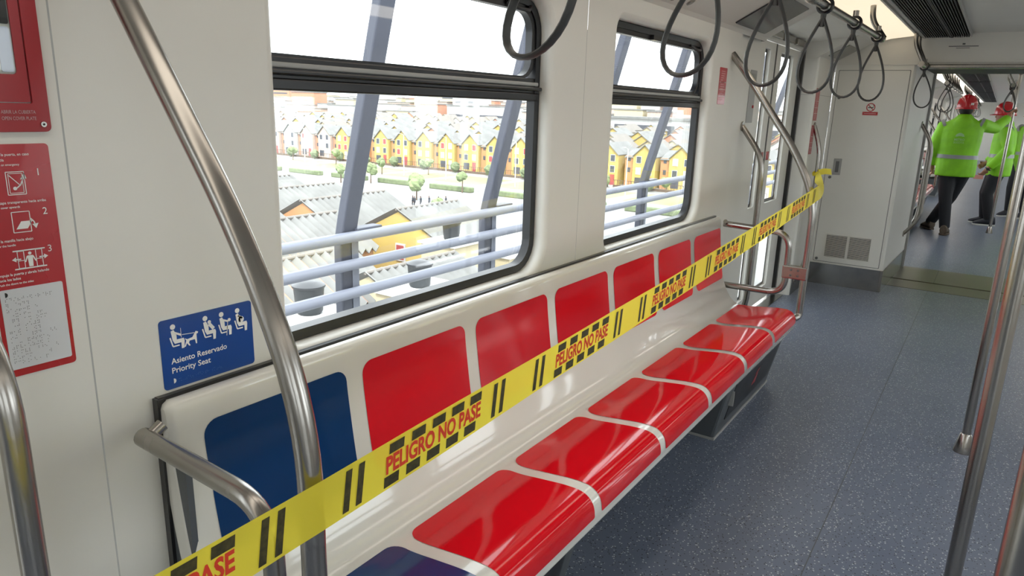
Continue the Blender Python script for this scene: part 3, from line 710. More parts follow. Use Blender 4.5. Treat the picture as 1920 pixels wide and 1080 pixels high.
# emergency door sign
sg = plate('emergency_door_sign', .424, .527, 1.003, 1.371, .006, 'signred', 'tall red emergency door opening sign with three pictograms and white braille sheet', 'sign', t=.0016)
MB().prism(rrect(.430, .521, 1.015, 1.147, .003, 3), lambda u, v, d: (u, d, v), WY - .0024, WY - .0015).build('braille_sheet', 'braille', sg)
m = MB(); f = lambda u, v: (u, WY - .003, v)
for r in range(13):
    for k in range(rb.randint(7, 13)):
        if rb.random() < .2: continue
        for (a, b) in ((0, 0), (0, 1), (0, 2), (1, 0), (1, 1), (1, 2)):
            if rb.random() < .45: polys(m, [disc(.436 + k * .0058 + a * .0022, 1.024 + r * .0087 + b * .0022, .00062, 6)], f)
polys(m, [disc(.4365, 1.139, .004, 10, -PI / 2, PI / 2)], f)
m.build('braille_dots', 'printblack', sg)
m = MB(); f = lambda u, v: (u, WY - .0022, v)
for t_, z, h in (('Apertura de la puerta, en caso', 1.3535, .0042), ('de emergencia', 1.3455, .0042), ('Open doors in an emergency', 1.3385, .0034), ('Abra la tapa transparente hacia arriba', 1.2805, .0042), ('Open the cover upwards', 1.2735, .0034), ('Gire la manilla hacia abajo', 1.2215, .0042), ('Lower the handle', 1.2145, .0034), ('Empuje la puerta y abrala halando', 1.168, .0042), ('hacia los lados', 1.1605, .0042), ('Push the doors to the sides', 1.1535, .0034)):
    wd = min(.088, text_geo(t_, .01)[2] * h / .7 * .9); put_text(m, t_, f, .431, z, h, wd, .01)
put_text(m, '1', f, .5065, 1.322, .011); put_text(m, '2', f, .5065, 1.260, .011); put_text(m, '3', f, .5065, 1.199, .011)
def outline(u0, u1, v0, v1, w_): return thick([(u0, v0), (u1, v0), (u1, v1), (u0, v1), (u0, v0)], w_)
P = outline(.462, .487, 1.294, 1.329, .0012) + outline(.465, .484, 1.2965, 1.3265, .0008) + thick([(.466, 1.324), (.480, 1.308)], .0012) + [disc(.4725, 1.3035, .0028)] + thick([(.475, 1.304), (.481, 1.309), (.485, 1.318)], .0018) + [[(.481, 1.317), (.490, 1.318), (.487, 1.327)]]
P += outline(.462, .487, 1.235, 1.267, .0012) + [[(.466, 1.240), (.482, 1.240), (.490, 1.252), (.474, 1.252)]] + thick([(.487, 1.256), (.492, 1.250), (.493, 1.245)], .0018) + [[(.489, 1.246), (.498, 1.247), (.494, 1.239)]]
P += thick([(.456, 1.206), (.502, 1.206)], .002) + thick([(.456, 1.177), (.502, 1.177)], .002) + outline(.462, .471, 1.178, 1.205, .001) + outline(.488, .497, 1.178, 1.205, .001) + thick([(.462, 1.190), (.471, 1.190)], .001) + thick([(.488, 1.190), (.497, 1.190)], .001)
P += [disc(.4795, 1.2005, .0025), [(.4755, 1.197), (.4835, 1.197), (.4825, 1.179), (.4765, 1.179)]] + thick([(.4755, 1.196), (.472, 1.187)], .0018) + thick([(.4835, 1.196), (.487, 1.187)], .0018)
for s in (-1, 1):
    u = .4795 + s * .021; P += thick([(u - s * .008, 1.1925), (u, 1.1925)], .002) + [[(u - s * .001, 1.1965), (u + s * .005, 1.1925), (u - s * .001, 1.1885)]]
polys(m, P, f); m.build('lettering', 'white', sg)
# red emergency handle box
bx = thing('emergency_handle_box', 'red emergency door handle box with clear cover window above the sign', 'box', (.475, WY, 1.389))
m = MB(); o_ = rrect(.415, .534, 1.389, 1.72, .008, 4); i_ = rrect(.427, .5115, 1.432, 1.68, .003, 4)
m.loft([[(u, WY - .0003, v) for u, v in o_], [(u, WY - .006, v) for u, v in o_], [(u, WY - .0065, v) for u, v in i_], [(u, WY - .001, v) for u, v in i_]]); m.build('housing', 'boxred', bx, bevel=.0008)
m = MB(); hl = rrect(.440, .4965, 1.474, 1.63, .006, 4); holed_plate(m, rrect(.4285, .5100, 1.4335, 1.6785, .002, 3), [hl], lambda u, v: (u, WY - .0045, v)); m.loft([[(u, WY - .0045, v) for u, v in hl], [(u, WY - .001, v) for u, v in hl]])
m.build('cover_plate', 'boxred', bx)
MB().prism(hl, lambda u, v, d: (u, d, v), WY - .0028, WY - .0008).build('clear_window', 'glass', bx)
MB().prism(rrect(.478, .4945, 1.477, 1.542, .003, 3), lambda u, v, d: (u, d, v), WY - .002, WY - .0006).build('white_handle', mat('handle_pale', (.55, .6, .72), .3, var=.05), bx)
MB().prism(rrect(.4415, .4955, 1.546, 1.628, .003, 3), lambda u, v, d: (u, d, v), WY - .0012, WY - .0004).build('dark_recess', 'printblack', bx)
m = MB(); f = lambda u, v: (u, WY - .0072, v); put_text(m, 'ABRIR LA CUBIERTA', f, .4665, 1.4165, .0052, .047, .0); put_text(m, 'OPEN COVER PLATE', f, .4665, 1.407, .0052, .047, .0); m.build('lettering', mat('box_print', (.5, .36, .36), .4, var=.03), bx)
m = MB(); m.tube([(.5225, WY - .006, 1.4005), (.5225, WY - .009, 1.4005)], .0042, 16); sc = m.build('screw', 'steel', bx, smooth=True)
m = MB(); m.tube([(.5225, WY - .009, 1.4005), (.5225, WY - .0094, 1.4005)], .0018, 8); m.build('screw_socket', 'printblack', sc)
# small red notices
def red_notice(name, fn0, w_, h_, label, nl=6):
    o = MB().prism(rrect(0, w_, 0, h_, .004, 3), lambda u, v, d: fn0(u, v, d), 0.0003, .0016).build(name, 'signred', label=label, cat='sticker')
    m = MB(); r = random.Random(nl); g = lambda u, v: fn0(u, v, .0021)
    z = h_ - .02
    while z > .012:
        k = r.random(); polys(m, [[(w_ * .2, z), (w_ * (.5 + .3 * k), z), (w_ * (.5 + .3 * k), z + .0035), (w_ * .2, z + .0035)]], g); z -= .011
    m.build('printed_lines', mat('notice_print', (.62, .3, .3), .4, var=.03), o)
    m = MB(); polys(m, [[(w_ * .06, h_ * t), (w_ * .94, h_ * t), (w_ * .94, h_ * t + .002), (w_ * .06, h_ * t + .002)] for t in (.22, .4, .6)], g); m.build('divider', 'white', o)
    return o
red_notice('safety_notice', lambda u, v, d: (3.735 + u, WY - d, 1.492 + v), .115, .185, 'tall narrow red notice on the wall right of the second window')
red_notice('safety_notice', lambda u, v, d: (5.99 + u, 1.232 - d, 1.41 + v), .13, .245, 'red notice high on the pillar beyond the sliding door')
red_notice('safety_notice', lambda u, v, d: (5.99 + u, 1.232 - d, 1.15 + v), .10, .225, 'red notice lower on the pillar behind the bent handrail')
o = MB().prism(rrect(4.36, 4.485, 1.395, 1.70, .004, 3), lambda u, v, d: (u, d, v), WY + .021, WY + .0247).build('door_control_plate', 'plate', label='grey door control plate on the pillar before the sliding door', cat='control plate')
MB().tube([(4.46, WY + .0215, 1.49), (4.46, WY + .015, 1.49)], .009, 12).build('button', 'signred', o, smooth=True)
MB().prism(rrect(4.38, 4.465, 1.60, 1.68, .003, 3), lambda u, v, d: (u, d, v), WY + .0195, WY + .0212).build('label_field', 'screen2', o)
# no smoking sticker
ns = MB().prism(rrect(.86, .975, 1.465, 1.492, .003, 3), lambda u, v, d: (d, u, v), 6.5980, 6.5998).build('no_smoking_sticker', 'signred', label='red no smoking sticker on the white cabinet door', cat='sticker')
f = lambda u, v: (6.5978, u, v); m = MB(); c0 = (.918, 1.528)
ro = disc(*c0, .034, 24); ri = disc(*c0, .027, 24)
for k in range(24): polys(m, [[ro[k], ro[(k + 1) % 24], ri[(k + 1) % 24], ri[k]]], f)
polys(m, thick([(c0[0] + .022, c0[1] + .022), (c0[0] - .022, c0[1] - .022)], .006), f); m.build('prohibition_ring', 'signred', ns)
m = MB(); polys(m, [[(.898, 1.523), (.938, 1.523), (.938, 1.530), (.898, 1.530)]] + thick([(.902, 1.533), (.897, 1.540), (.902, 1.546)], .003), lambda u, v: (6.5976, u, v)); m.build('cigarette', 'printblack', ns)
m = MB(); polys(m, [[(.872, 1.476), (.963, 1.476), (.963, 1.481), (.872, 1.481)]], lambda u, v: (6.5976, u, v)); m.build('printed_line', mat('sticker_print', (.62, .3, .3), .4, var=.03), ns)

# ------------------------------------------------------------------ warning tape
tp = thing('warning_tape', 'yellow warning tape stretched along the bench with red and black print', 'tape', (.60, .72, .89))
def tape_c(x):      # centre line, upper edge direction
    z = .886 + max(0, x - .59) * .0530
    if x < .59: z = .886 - (.59 - x) * .02
    k = min(1, max(0, (x - .6) / 3.3)); y = .716 + .012 * k
    if x < .55: y = .716 - (.55 - x) * .02
    sag = -.012 * math.sin(PI * k)
    return y, z + sag
TW = .081
rows = []
xs = [-.35 + .05 * k for k in range(int(4.27 / .05) + 1)]
for x in xs:
    y, z = tape_c(x); wv = .002 * math.sin(x * 9)
    rows.append([(x, y + wv * (t - .5) , z + TW * (t - .5)) for t in (0, .25, .5, .75, 1)])
# past the far rail: gather, twist and run back to the pillar handrail
xe = xs[-1]; ye, ze = tape_c(xe)
for k in range(1, 17):
    t = k / 16; x = xe + (6.045 - xe) * t; y = ye + (1.155 - ye) * t ** 1.1; z = ze + (1.005 - ze) * t - .02 * math.sin(PI * t)
    wd = TW * (1 - .45 * t); a = 2.6 * t
    rows.append([(x + math.sin(a) * wd * (q - .5) * .3, y + math.sin(a) * wd * (q - .5), z + math.cos(a) * wd * (q - .5)) for q in (0, .25, .5, .75, 1)])
MB().loft(rows, closed=False).build('strip', 'tape', tp, smooth=True)
MB().loft([[(6.05 + .006 * k, 1.14 - .022 * k + .01 * q, 1.01 + .004 * k + (q - .5) * .045 + .006 * math.sin(k)) for q in (0, .5, 1)] for k in range(5)], closed=False).build('tail', 'tape', tp, smooth=True)
m = MB(); m.tube([(6.08 + .022 * math.cos(t), 1.165 + .022 * math.sin(t), 1.0 + .01 * math.sin(2 * t)) for t in [2 * PI * k / 14 for k in range(14)]], .012, 8, closed=True); m.build('knot', 'tape', tp, smooth=True)
def tf(u, v):       # print on the camera side
    y, z = tape_c(u); return (u, y - .0012, z + v)
for k in range(-2, 6):
    x0 = .727 + .5245 * k
    m = MB()
    v, fcs, wd = text_geo('PELIGRO NO PASE', .034)
    m.add([tf(x0 + a * .250 / wd + b * .002, -.0130 + b * .0285 / .70) for a, b in v], fcs)
    if x0 > -.4: m.build('lettering', 'taperint', tp)
    for j in range(5):
        for (a, v0, v1) in ((x0 + .008 + j * .0525, .0185, .0350), (x0 - .006 + j * .0515, -.0355, -.0175)):
            if a > -.33 and a < 3.85: polys(MB(), [[(a, v0), (a + .034, v0), (a + .036, v1), (a + .002, v1)]], tf).build('dash_print', 'tapedark', tp)
    for s0 in (.292, .318, .440, .466):
        a = x0 + s0 - .008
        if a > -.33 and a < 3.85: polys(MB(), [[(a, -.0335), (a + .0125, -.0335), (a + .0225, .0325), (a + .010, .0325)]], tf).build('bar_print', 'tapedark', tp)

# ------------------------------------------------------------------ people
def person(base, face, J, label, jacket='hivis', pants='pants', shoes='boot', hat=None, logo=False, vox=.012, group=None, name='person', skin_hand=True, bands=True):
    """J: joints in local frame (forward, left, up); face = heading angle"""
    root = thing(name, label, 'person', (base[0], base[1], base[2]), group)
    ca, sa = math.cos(face), math.sin(face)
    W = lambda p: (base[0] + p[0] * ca - p[1] * sa, base[1] + p[0] * sa + p[1] * ca, base[2] + p[2])
    def fin(m, nm, mt, vx=vox, it=4):
        o = m.build(nm, mt, root, smooth=True)
        r = o.modifiers.new('remesh', 'REMESH'); r.mode = 'VOXEL'; r.voxel_size = vx; r.use_smooth_shade = True
        sm = o.modifiers.new('smooth', 'SMOOTH'); sm.iterations = it; sm.factor = .5
        return o
    def ell(m, c, r, n=14, k=9, tilt=0):
        ls = []
        for i in range(1, k):
            t = PI * i / k; ls.append([W((c[0] + r[0] * math.sin(t) * math.cos(2 * PI * j / n) + tilt * math.cos(t), c[1] + r[1] * math.sin(t) * math.sin(2 * PI * j / n), c[2] + r[2] * math.cos(t))) for j in range(n)])
        m.loft(ls, True, True, True)
    def limb(m, pts, rad): m.tube([W(p) for p in pts], rad, 12)
    def rings(m, R): m.loft([[W((cx + rx * math.cos(2 * PI * j / 20), cy + ry * math.sin(2 * PI * j / 20), z)) for j in range(20)] for z, cx, cy, rx, ry in R], True, True, True)
    hx, hy, hz = J['head']
    # body: one continuous surface
    m = MB(); ell(m, (hx, hy, hz), (.095, .076, .118)); ell(m, (hx + .035, hy, hz - .055), (.058, .056, .06)); ell(m, (hx + .098, hy, hz - .02), (.016, .013, .024)); ell(m, (hx + .09, hy, hz - .066), (.012, .026, .010))
    for s in (-1, 1): ell(m, (hx - .005, hy + s * .078, hz - .012), (.02, .012, .032), 8, 6); ell(m, (hx + .082, hy + s * .032, hz + .012), (.012, .014, .008), 8, 6)
    limb(m, [(hx - .012, hy, hz - .06), (J['neck'][0], J['neck'][1], J['neck'][2] - .02)], [.056, .062])
    rings(m, [(z, cx, cy, rx * .88, ry * .88) for z, cx, cy, rx, ry in J['torso']])
    for s in ('l', 'r'):
        limb(m, [J['sh_' + s], J['el_' + s], J['wr_' + s]], [.052, .042, .029])
        limb(m, [J['hip_' + s], J['kn_' + s], J['an_' + s]], [.085, .056, .042])
        wv, hv = Vector(J['wr_' + s]), Vector(J['hand_' + s]); d = (hv - wv).normalized(); pn = Vector(J.get('palm_' + s, (0, 1, 0))); pn = (pn - d * pn.dot(d)).normalized(); sd = d.cross(pn)
        limb(m, [wv, wv + d * .045], [.029, .03])
        for q in (-1.5, -.5, .5, 1.5):
            ln = .082 - abs(q) * .008; a = wv + d * .035 + sd * q * .018; k1 = a + d * .055; k2 = k1 + (d * .6 + pn * .8).normalized() * ln * .55; k3 = k2 + (d * -.15 + pn).normalized() * ln * .4
            limb(m, [a, k1, k2, k3], [.0115, .0105, .0095, .008])
        t0 = wv + d * .02 + sd * .026; limb(m, [t0, t0 + (d + sd * .9).normalized() * .035, t0 + (d * .9 + sd * .6 + pn * .8).normalized() * .068], [.012, .011, .009])
    fin(m, 'body', 'skin', vox * .8, 2)
    # jacket
    m = MB(); rings(m, J['torso'])
    for s in ('l', 'r'):
        w0 = Vector(J['el_' + s]) * .1 + Vector(J['wr_' + s]) * .9
        limb(m, [Vector(J['sh_' + s]) * .9 + Vector(J['neck']) * .1, J['sh_' + s], (Vector(J['sh_' + s]) + Vector(J['el_' + s])) / 2, J['el_' + s], w0], [.072, .083, .078, .07, .054])
    if logo: ell(m, (J['neck'][0] - .10, J['neck'][1], J['neck'][2] - .10), (.05, .115, .12), 14, 9)
    ell(m, (J['neck'][0] - .01, J['neck'][1], J['neck'][2]), (.092, .098, .06))
    jk = fin(m, 'jacket', jacket, vox, 5)
    T_ = J['torso']
    def at(z):
        for a, b in zip(T_[:-1], T_[1:]):
            if a[0] <= z <= b[0]:
                t = (z - a[0]) / (b[0] - a[0]); return [a[i] * (1 - t) + b[i] * t for i in range(5)]
    if bands:
        m = MB(); zb = J.get('band', 1.02)
        m.loft([[W((cx + (rx + e) * math.cos(2 * PI * j / 28), cy + (ry + e) * math.sin(2 * PI * j / 28), z)) for j in range(28)] for z, e in ((zb - .024, -.02), (zb - .024, .006), (zb + .024, .006), (zb + .024, -.02)) for _, cx, cy, rx, ry in [at(z)]])
        m.build('reflective_band', 'reflect', root, smooth=True)
        for s in ('l', 'r'):
            p = Vector(J['sh_' + s]); n = Vector(J['neck']); q = p + (n - p) * .10; q2 = p + (n - p) * -.06
            m = MB(); limb(m, [q + Vector((0, 0, .0)), q2], [.086, .086]); m.build('shoulder_band', 'reflect', root, smooth=True)
    if logo:
        z0 = 1.20; m = MB(); cx, cy, rx, ry = at(z0)[1:]
        g = lambda u, v: W((cx - rx * math.sqrt(max(.05, 1 - (u / ry) ** 2)) - .012, cy - u, z0 + v))
        polys(m, [disc(0, .055, .040, 14, 0, PI), [(-.05, .05), (-.02, .05), (-.035, .085)], [(.02, .05), (.05, .05), (.035, .085)]], g)
        put_text(m, 'METRO', g, -.055, .0, .026, .11, .02); put_text(m, 'BOGOTA', g, -.055, -.034, .024, .11, .0)
        m.build('back_print', mat('back_print', (.33, .55, .25), .6, var=.05), root)
    # trousers
    m = MB(); t0 = T_[0]; rings(m, [(J['hip_l'][2] - .10, t0[1], t0[2], .085, .12), (J['hip_l'][2] - .02, t0[1], t0[2], .12, .165), (t0[0] + .12, t0[1], t0[2], .115, .165)])
    for s in ('l', 'r'):
        h, k, a = (Vector(J[x + s]) for x in ('hip_', 'kn_', 'an_')); limb(m, [h, (h + k) / 2, k, (k + a) / 2, a + Vector((0, 0, .0))], [.108, .096, .078, .07, .062])
    fin(m, 'trousers', pants, vox, 4)
    # shoes
    for s in ('l', 'r'):
        a = J['an_' + s]; yw = J.get('toe_' + s, 0); c, q = math.cos(yw), math.sin(yw)
        L_ = lambda u, v, z: W((a[0] + u * c - v * q, a[1] + u * q + v * c, z + a[2] - .085))
        def sec(u, hw, z0, z1): return [L_(u, hw * math.cos(t) * (1 if math.sin(t) > 0 else 1.05), z0 + (z1 - z0) * (.5 + .5 * math.sin(t))) for t in [2 * PI * j / 14 for j in range(14)]]
        m = MB(); m.loft([sec(-.085, .025, .02, .07), sec(-.075, .040, .012, .125), sec(-.03, .045, .012, .15), sec(.03, .044, .012, .12), sec(.09, .050, .012, .085), sec(.15, .045, .012, .062), sec(.185, .022, .014, .045)], True, True, True); sh = m.build('shoe', shoes, root, smooth=True)
        m = MB(); m.loft([[L_(u, v, z) for u, v in ((-.088, -.03), (-.088, .03), (-.04, .048), (.08, .054), (.15, .048), (.19, .018), (.19, -.018), (.15, -.048), (.08, -.054), (-.04, -.048))] for z in (0, .022)], True, True, True); m.build('sole', 'sole' if shoes == 'shoe' else 'boot', sh, bevel=.004)
    # hair and helmet
    m = MB(); ell(m, (hx - .022, hy, hz + .012), (.088, .083, .108)); m.build('hair', 'hair', root, smooth=True)
    if hat:
        m = MB(); ls = []
        for r_, z in ((1.02, -.012), (1.0, .03), (.97, .06), (.86, .10), (.66, .13), (.38, .148), (.08, .153)): ls.append([W((hx + .128 * r_ * math.cos(2 * PI * j / 26), hy + .112 * r_ * math.sin(2 * PI * j / 26), hz + .02 + z)) for j in range(26)])
        m.loft(ls, True, True, True); hl = m.build('helmet', hat, root, smooth=True)
        m = MB(); m.loft([[W((hx + (.13 + e * (1 if math.cos(t) > 0 else .25)) * math.cos(t), hy + (.114 + e * .3) * math.sin(t), hz + .008 + z)) for t in [2 * PI * j / 26 for j in range(26)]] for e, z in ((0, .008), (.05, -.006), (.05, -.012), (0, -.004))], True); m.build('brim', hat, hl, smooth=True)
        m = MB(); m.tube([W((hx + .12 * math.cos(t) * .99, hy, hz + .04 + .135 * math.sin(t))) for t in [.35 + (PI - .7) * k / 12 for k in range(13)]], .012, 8); m.build('ridge', hat, hl, smooth=True)
        m = MB()
        for q in (-.45, -.62): polys(m, [[W((hx + .128 * r_ * math.cos(PI - q + d), hy - .112 * r_ * math.sin(PI - q + d) * 1.0, hz + z_)) for d, r_, z_ in ((-.06, 1.035, .045), (.06, 1.035, .045), (.06, 1.02, .075), (-.06, 1.02, .075))]], lambda a, b: 0) if False else m.loft([[W((hx - .1305 * math.cos(q + d) * k, hy + .1145 * math.sin(q + d) * k, hz + z_)) for d in (-.06, .06)] for z_, k in ((.045, 1.0), (.072, .985))], closed=False)
        m.build('decal', 'white', hl)
        for s in (-1, 1):
            m = MB(); m.tube([W((hx + .02, hy + s * .108, hz + .0)), W((hx + .05, hy + s * .07, hz - .10)), W((hx + .055, hy, hz - .125))], .004, 6); m.build('chin_strap', 'printgrey', hl)
    return root
P1 = dict(head=(.05, .0, 1.585), neck=(.03, 0, 1.475), torso=[(.755, .02, .0, .15, .225), (.90, .02, .0, .155, .225), (1.05, .02, .01, .15, .222), (1.2, .02, .01, .155, .235), (1.34, .025, .01, .145, .238), (1.42, .03, .0, .12, .19), (1.48, .03, 0, .08, .10)],
    sh_l=(.03, .20, 1.375), el_l=(.0, .285, 1.10), wr_l=(.10, .265, .86), hand_l=(.14, .25, .75), sh_r=(.05, -.18, 1.40), el_r=(.28, -.33, 1.36), wr_r=(.53, -.455, 1.50), hand_r=(.60, -.475, 1.60), palm_r=(.2, -1, 0),
    hip_l=(.02, .085, .85), kn_l=(.0, .05, .47), an_l=(0, 0, .085), hip_r=(.04, -.09, .85), kn_r=(.19, .01, .47), an_r=(.37, .195, .095), toe_l=-.1, toe_r=.5, band=1.0)
person((10.63, .40, 0), 0, P1, 'worker in lime jacket and red helmet seen from behind, one arm raised to a pole', hat='helmet', logo=True)
P2 = dict(head=(.05, .0, 1.53), neck=(.02, 0, 1.42), torso=[(.70, .0, .0, .15, .20), (.85, .0, .0, .155, .20), (1.0, .0, .0, .145, .19), (1.15, .0, .0, .145, .2), (1.29, .0, .0, .135, .21), (1.37, .01, .0, .11, .17), (1.43, .02, 0, .08, .10)],
    sh_l=(0, .19, 1.33), el_l=(-.06, .23, 1.06), wr_l=(.13, .23, .80), hand_l=(.19, .225, .70), palm_l=(.6, -.6, 0), sh_r=(0, -.19, 1.33), el_r=(.02, -.25, 1.06), wr_r=(.16, -.2, .86), hand_r=(.24, -.17, .80),
    hip_l=(0, .085, .80), kn_l=(.08, .10, .45), an_l=(.0, .10, .085), hip_r=(.02, -.085, .80), kn_r=(.10, -.09, .45), an_r=(.06, -.10, .085), toe_l=.1, toe_r=-.2, band=.98)
person((12.15, -.06, 0), PI / 2, P2, 'worker in lime jacket and black trousers facing left, holding a pink phone', shoes='shoe', hat='helmet')
P3 = {k: (v if k in ('torso', 'band', 'toe_l', 'toe_r') else v) for k, v in P2.items()}
person((13.5, -.42, 0), PI * .8, P3, 'worker in lime jacket and yellow helmet at the right edge, behind the others', shoes='shoe', hat='helmety')
m = MB(); m.box(11.905, 11.915, .10, .215, .655, .71); m.build('phone', 'phone', label='pink phone in the hand of the worker facing left', cat='phone', bevel=.002)
m = MB(); m.tube([(11.918 + .034 * math.cos(t), 0.065 + .03 * math.sin(t), .80 + .018 * math.sin(t)) for t in [2 * PI * k / 16 for k in range(16)]], .010, 8, closed=True); m.box(11.876, 11.886, .05, .082, .785, .815)
m.build('wrist_watch', 'black', label='black watch on the wrist of the worker facing left', cat='watch', smooth=True)

# ------------------------------------------------------------------ outside: viaduct
G = -13.5
vr = thing('viaduct_railing', 'grey three bar railing along the viaduct outside the windows', 'railing', (5, 4.5, -1.2))
for z in (.31, .065, -.19): MB().tube([(-14, 4.5, z), (40, 4.5, z)], .048, 10).build('rail_bar', 'outrail', vr, smooth=True)
for k in range(-6, 15):
    x = 4.22 + 2.11 * k
    c = thing('steel_column', 'grey leaning steel column of the viaduct outside the windows', 'column', (x, 4.5, -1.2), 'leaning viaduct columns')
    if k == 0: c['label'] = 'grey leaning steel column crossing the middle of the near window'
    if k == 1: c['label'] = 'grey leaning steel column at the right edge of the near window'
    if k == 2: c['label'] = 'grey leaning steel column at the left of the second window'
    if k == 3: c['label'] = 'grey leaning steel column crossing the second window'
    prof_ = [(4.56, -1.2), (4.56, .25), (4.50, .5), (4.03, 2.25), (3.2, 5.5)]
    m = MB(); wd = .085
    for sg_ in (0,):
        m.loft([[(x - wd, y, z), (x + wd, y, z), (x + wd, y + .10, z), (x - wd, y + .10, z)] for y, z in prof_], True, True, True)
    m.build('leaning_member', 'outsteel', c, bevel=.015)
    m = MB(); m.box(x + .03, x + .11, 4.552, 4.556, -1.2, .27) ; m.build('rail_post', 'outrail', c, bevel=.01)
    m = MB(); m.box(x + .05, x + .36, 4.50, 4.62, .345, .375); m.build('bracket', 'outsteel', c, bevel=.01)
mb = MB(); mb.box(-20, 60, 1.9, 4.75, -1.6, -1.2); mb.build('viaduct_deck', 'concrete', label='concrete viaduct walkway deck outside the train', cat='deck', kind='structure')
# ground
MB().box(-300, 1500, -700, 1800, G - .5, G).build('ground', 'ground', label='pale paved ground of the neighbourhood outside', cat='ground', kind='structure')
MB().box(80, 97, -100, 320, G, G + .04).build('road', 'road', label='grey avenue running between the near roofs and the row houses', cat='road', kind='structure')
MB().box(100.5, 106, -100, 320, G, G + .04).build('road', 'road', label='narrow grey service road before the row houses', cat='road', kind='structure')
for k in range(9):
    y = 40 + k * 14; MB().box(109, 122, y, y + 11.5, G, G + .015).build('lawn', 'lawn', label='strip of pale grass before the yellow row houses', cat='lawn', group='grass strips along the avenue', kind='stuff')
for k in range(10):
    y = 36 + k * 13; MB().box(98, 99.2, y, y + 9.5, G, G + .9).build('hedge', 'hedge', label='low clipped hedge on the avenue median', cat='hedge', group='median hedges', bevel=.15)
# row houses
pal = [('yellow', 'orange')] * 14 + [('orange', 'brick'), ('yellow', 'brick'), ('pinkw', 'brick'), ('pinkw', 'brick'), ('pwhite', 'brick'), ('pinkw', 'orange'), ('pwhite', 'brick'), ('pinkw', 'brick')]
for k in range(22):
    yc = 37 + 7.05 * k; a, b = pal[k]; x0 = 131
    if k < 4: yc = 34.4 + 7.6 * k
    h = thing('row_house', ('yellow' if a == 'yellow' else 'pale pink' if a == 'pinkw' else 'white' if a == 'pwhite' else 'orange') + ' gabled row house across the avenue', 'house', (x0, yc, G), 'row houses across the avenue, ' + a)
    e, p = -7.4, -5.2
    MB().prism([(yc - 2.4, G), (yc + 2.4, G), (yc + 2.4, e), (yc, p), (yc - 2.4, e)], lambda u, v, d: (d, u, v), x0, x0 + 9).build('gable_block', a, h)
    MB().box(x0 + .9, x0 + 8.6, yc + 2.4, yc + 4.5, G, e - .1).build('side_block', b, h)
    for s in (-1, 1):
        q = [(x0 - .35, yc, p + .16), (x0 + 9.2, yc, p + .16), (x0 + 9.2, yc + s * 2.48, e + .02), (x0 - .35, yc + s * 2.48, e + .02)]
        MB().loft([q, [(u, v, z - .16) for u, v, z in q]], True, True, True).build('roof_slope', 'roof', h)
    q = [(x0 + .6, yc + 2.2, e - .3), (x0 + .6, yc + 4.55, e - .3), (x0 + 5, yc + 4.55, e + 1.3), (x0 + 5, yc + 2.2, e + 1.3)]
    MB().loft([q, [(u, v, z - .16) for u, v, z in q]], True, True, True).build('side_roof', 'roof', h)
    r_ = random.Random(k)
    for zz in (-10.3, -8.1):
        for yy in (-1.15, 1.15):
            c_ = 'win' if r_.random() < .45 else ('winred' if r_.random() < .2 else 'pwhite')
            f_ = MB().box(x0 - .06, x0 + .02, yc + yy - .55, yc + yy + .55, zz - .7, zz + .7).build('window', 'pwhite', h)
            MB().box(x0 - .08, x0 - .055, yc + yy - .45, yc + yy + .45, zz - .6, zz + .6).build('pane', c_, f_)
        f_ = MB().box(x0 + .84, x0 + .92, yc + 3.3, yc + 3.9, zz - .4, zz + .5).build('window', 'win', h)
    MB().box(x0 - .05, x0 + .02, yc - 1.7, yc - .7, G, G + 2.1).build('door', 'winred' if r_.random() < .4 else 'pwhite', h)
    MB().box(x0 - .05, x0 + .02, yc + .2, yc + 1.8, G + .4, G + 1.9).build('window', 'win', h)
    m = MB()
    for j in range(12): m.box(x0 - 4.05, x0 - 3.98, yc - 2.4 + j * .6, yc - 2.34 + j * .6, G, G + 1.5)
    m.box(x0 - 4.05, x0 - 3.98, yc - 2.4, yc + 4.5, G + 1.4, G + 1.5); m.box(x0 - 4.1, x0 - 3.95, yc - 2.4, yc + 4.5, G, G + .5); m.build('garden_fence', 'trunk', h, kind='stuff')
# rows behind
protos = []
for i, (a, rf) in enumerate((('yellow', 'roof'), ('cream', 'roof2'), ('brick', 'roof'), ('pwhite', 'roof2'))):
    h = thing('gabled_house', 'x', 'house', (0, 0, 0))
    MB().prism([(-3, 0), (3, 0), (3, 5.8), (0, 7.8), (-3, 5.8)], lambda u, v, d: (d, u, v), 0, 9).build('walls', a, h)
    for s in (-1, 1):
        q = [(-.3, 0, 7.95), (9.3, 0, 7.95), (9.3, s * 3.4, 5.65), (-.3, s * 3.4, 5.65)]; MB().loft([q, [(u, v, z - .18) for u, v, z in q]], True, True, True).build('roof_slope', rf, h)
    for yy in (-1.3, 1.3): MB().box(-.06, .02, yy - .6, yy + .6, 3.2, 4.6).build('window', 'win', h)
    protos.append(h)
nm = ['yellow gabled house in the dense rows behind the avenue', 'cream gabled house in the dense rows behind the avenue', 'brick gabled house in the dense rows behind the avenue', 'white gabled house in the dense rows behind the avenue']
used = [False] * 4
for ri, x in enumerate((150, 166, 184, 204, 228, 256, 290)):
    y = x * .24
    while y < x * 1.42:
        if x > 240 and 285 < y < 375: y += 7; continue
        if x > 280 and 50 < y < 160: y += 7; continue
        i = rnd.choices(range(4), (5, 3, 2, 1) if ri < 3 else (2, 3, 2, 3))[0]
        pos = (x + rnd.uniform(-2, 2), y, G + rnd.uniform(0, .8) + ri * .25)
        if used[i]: o = copy_tree(protos[i], pos)
        else: o = protos[i]
        o2 = o
        if not used[i]: used[i] = True; first = (o, pos)
        o['label'] = nm[i]; o['group'] = nm[i] + 's'
        if o is protos[i]: o['_p'] = pos
        y += 7.2 + ri * .9 + rnd.random()
for h in protos:
    if '_p' in h: h.location = Vector(h['_p']); del h['_p']
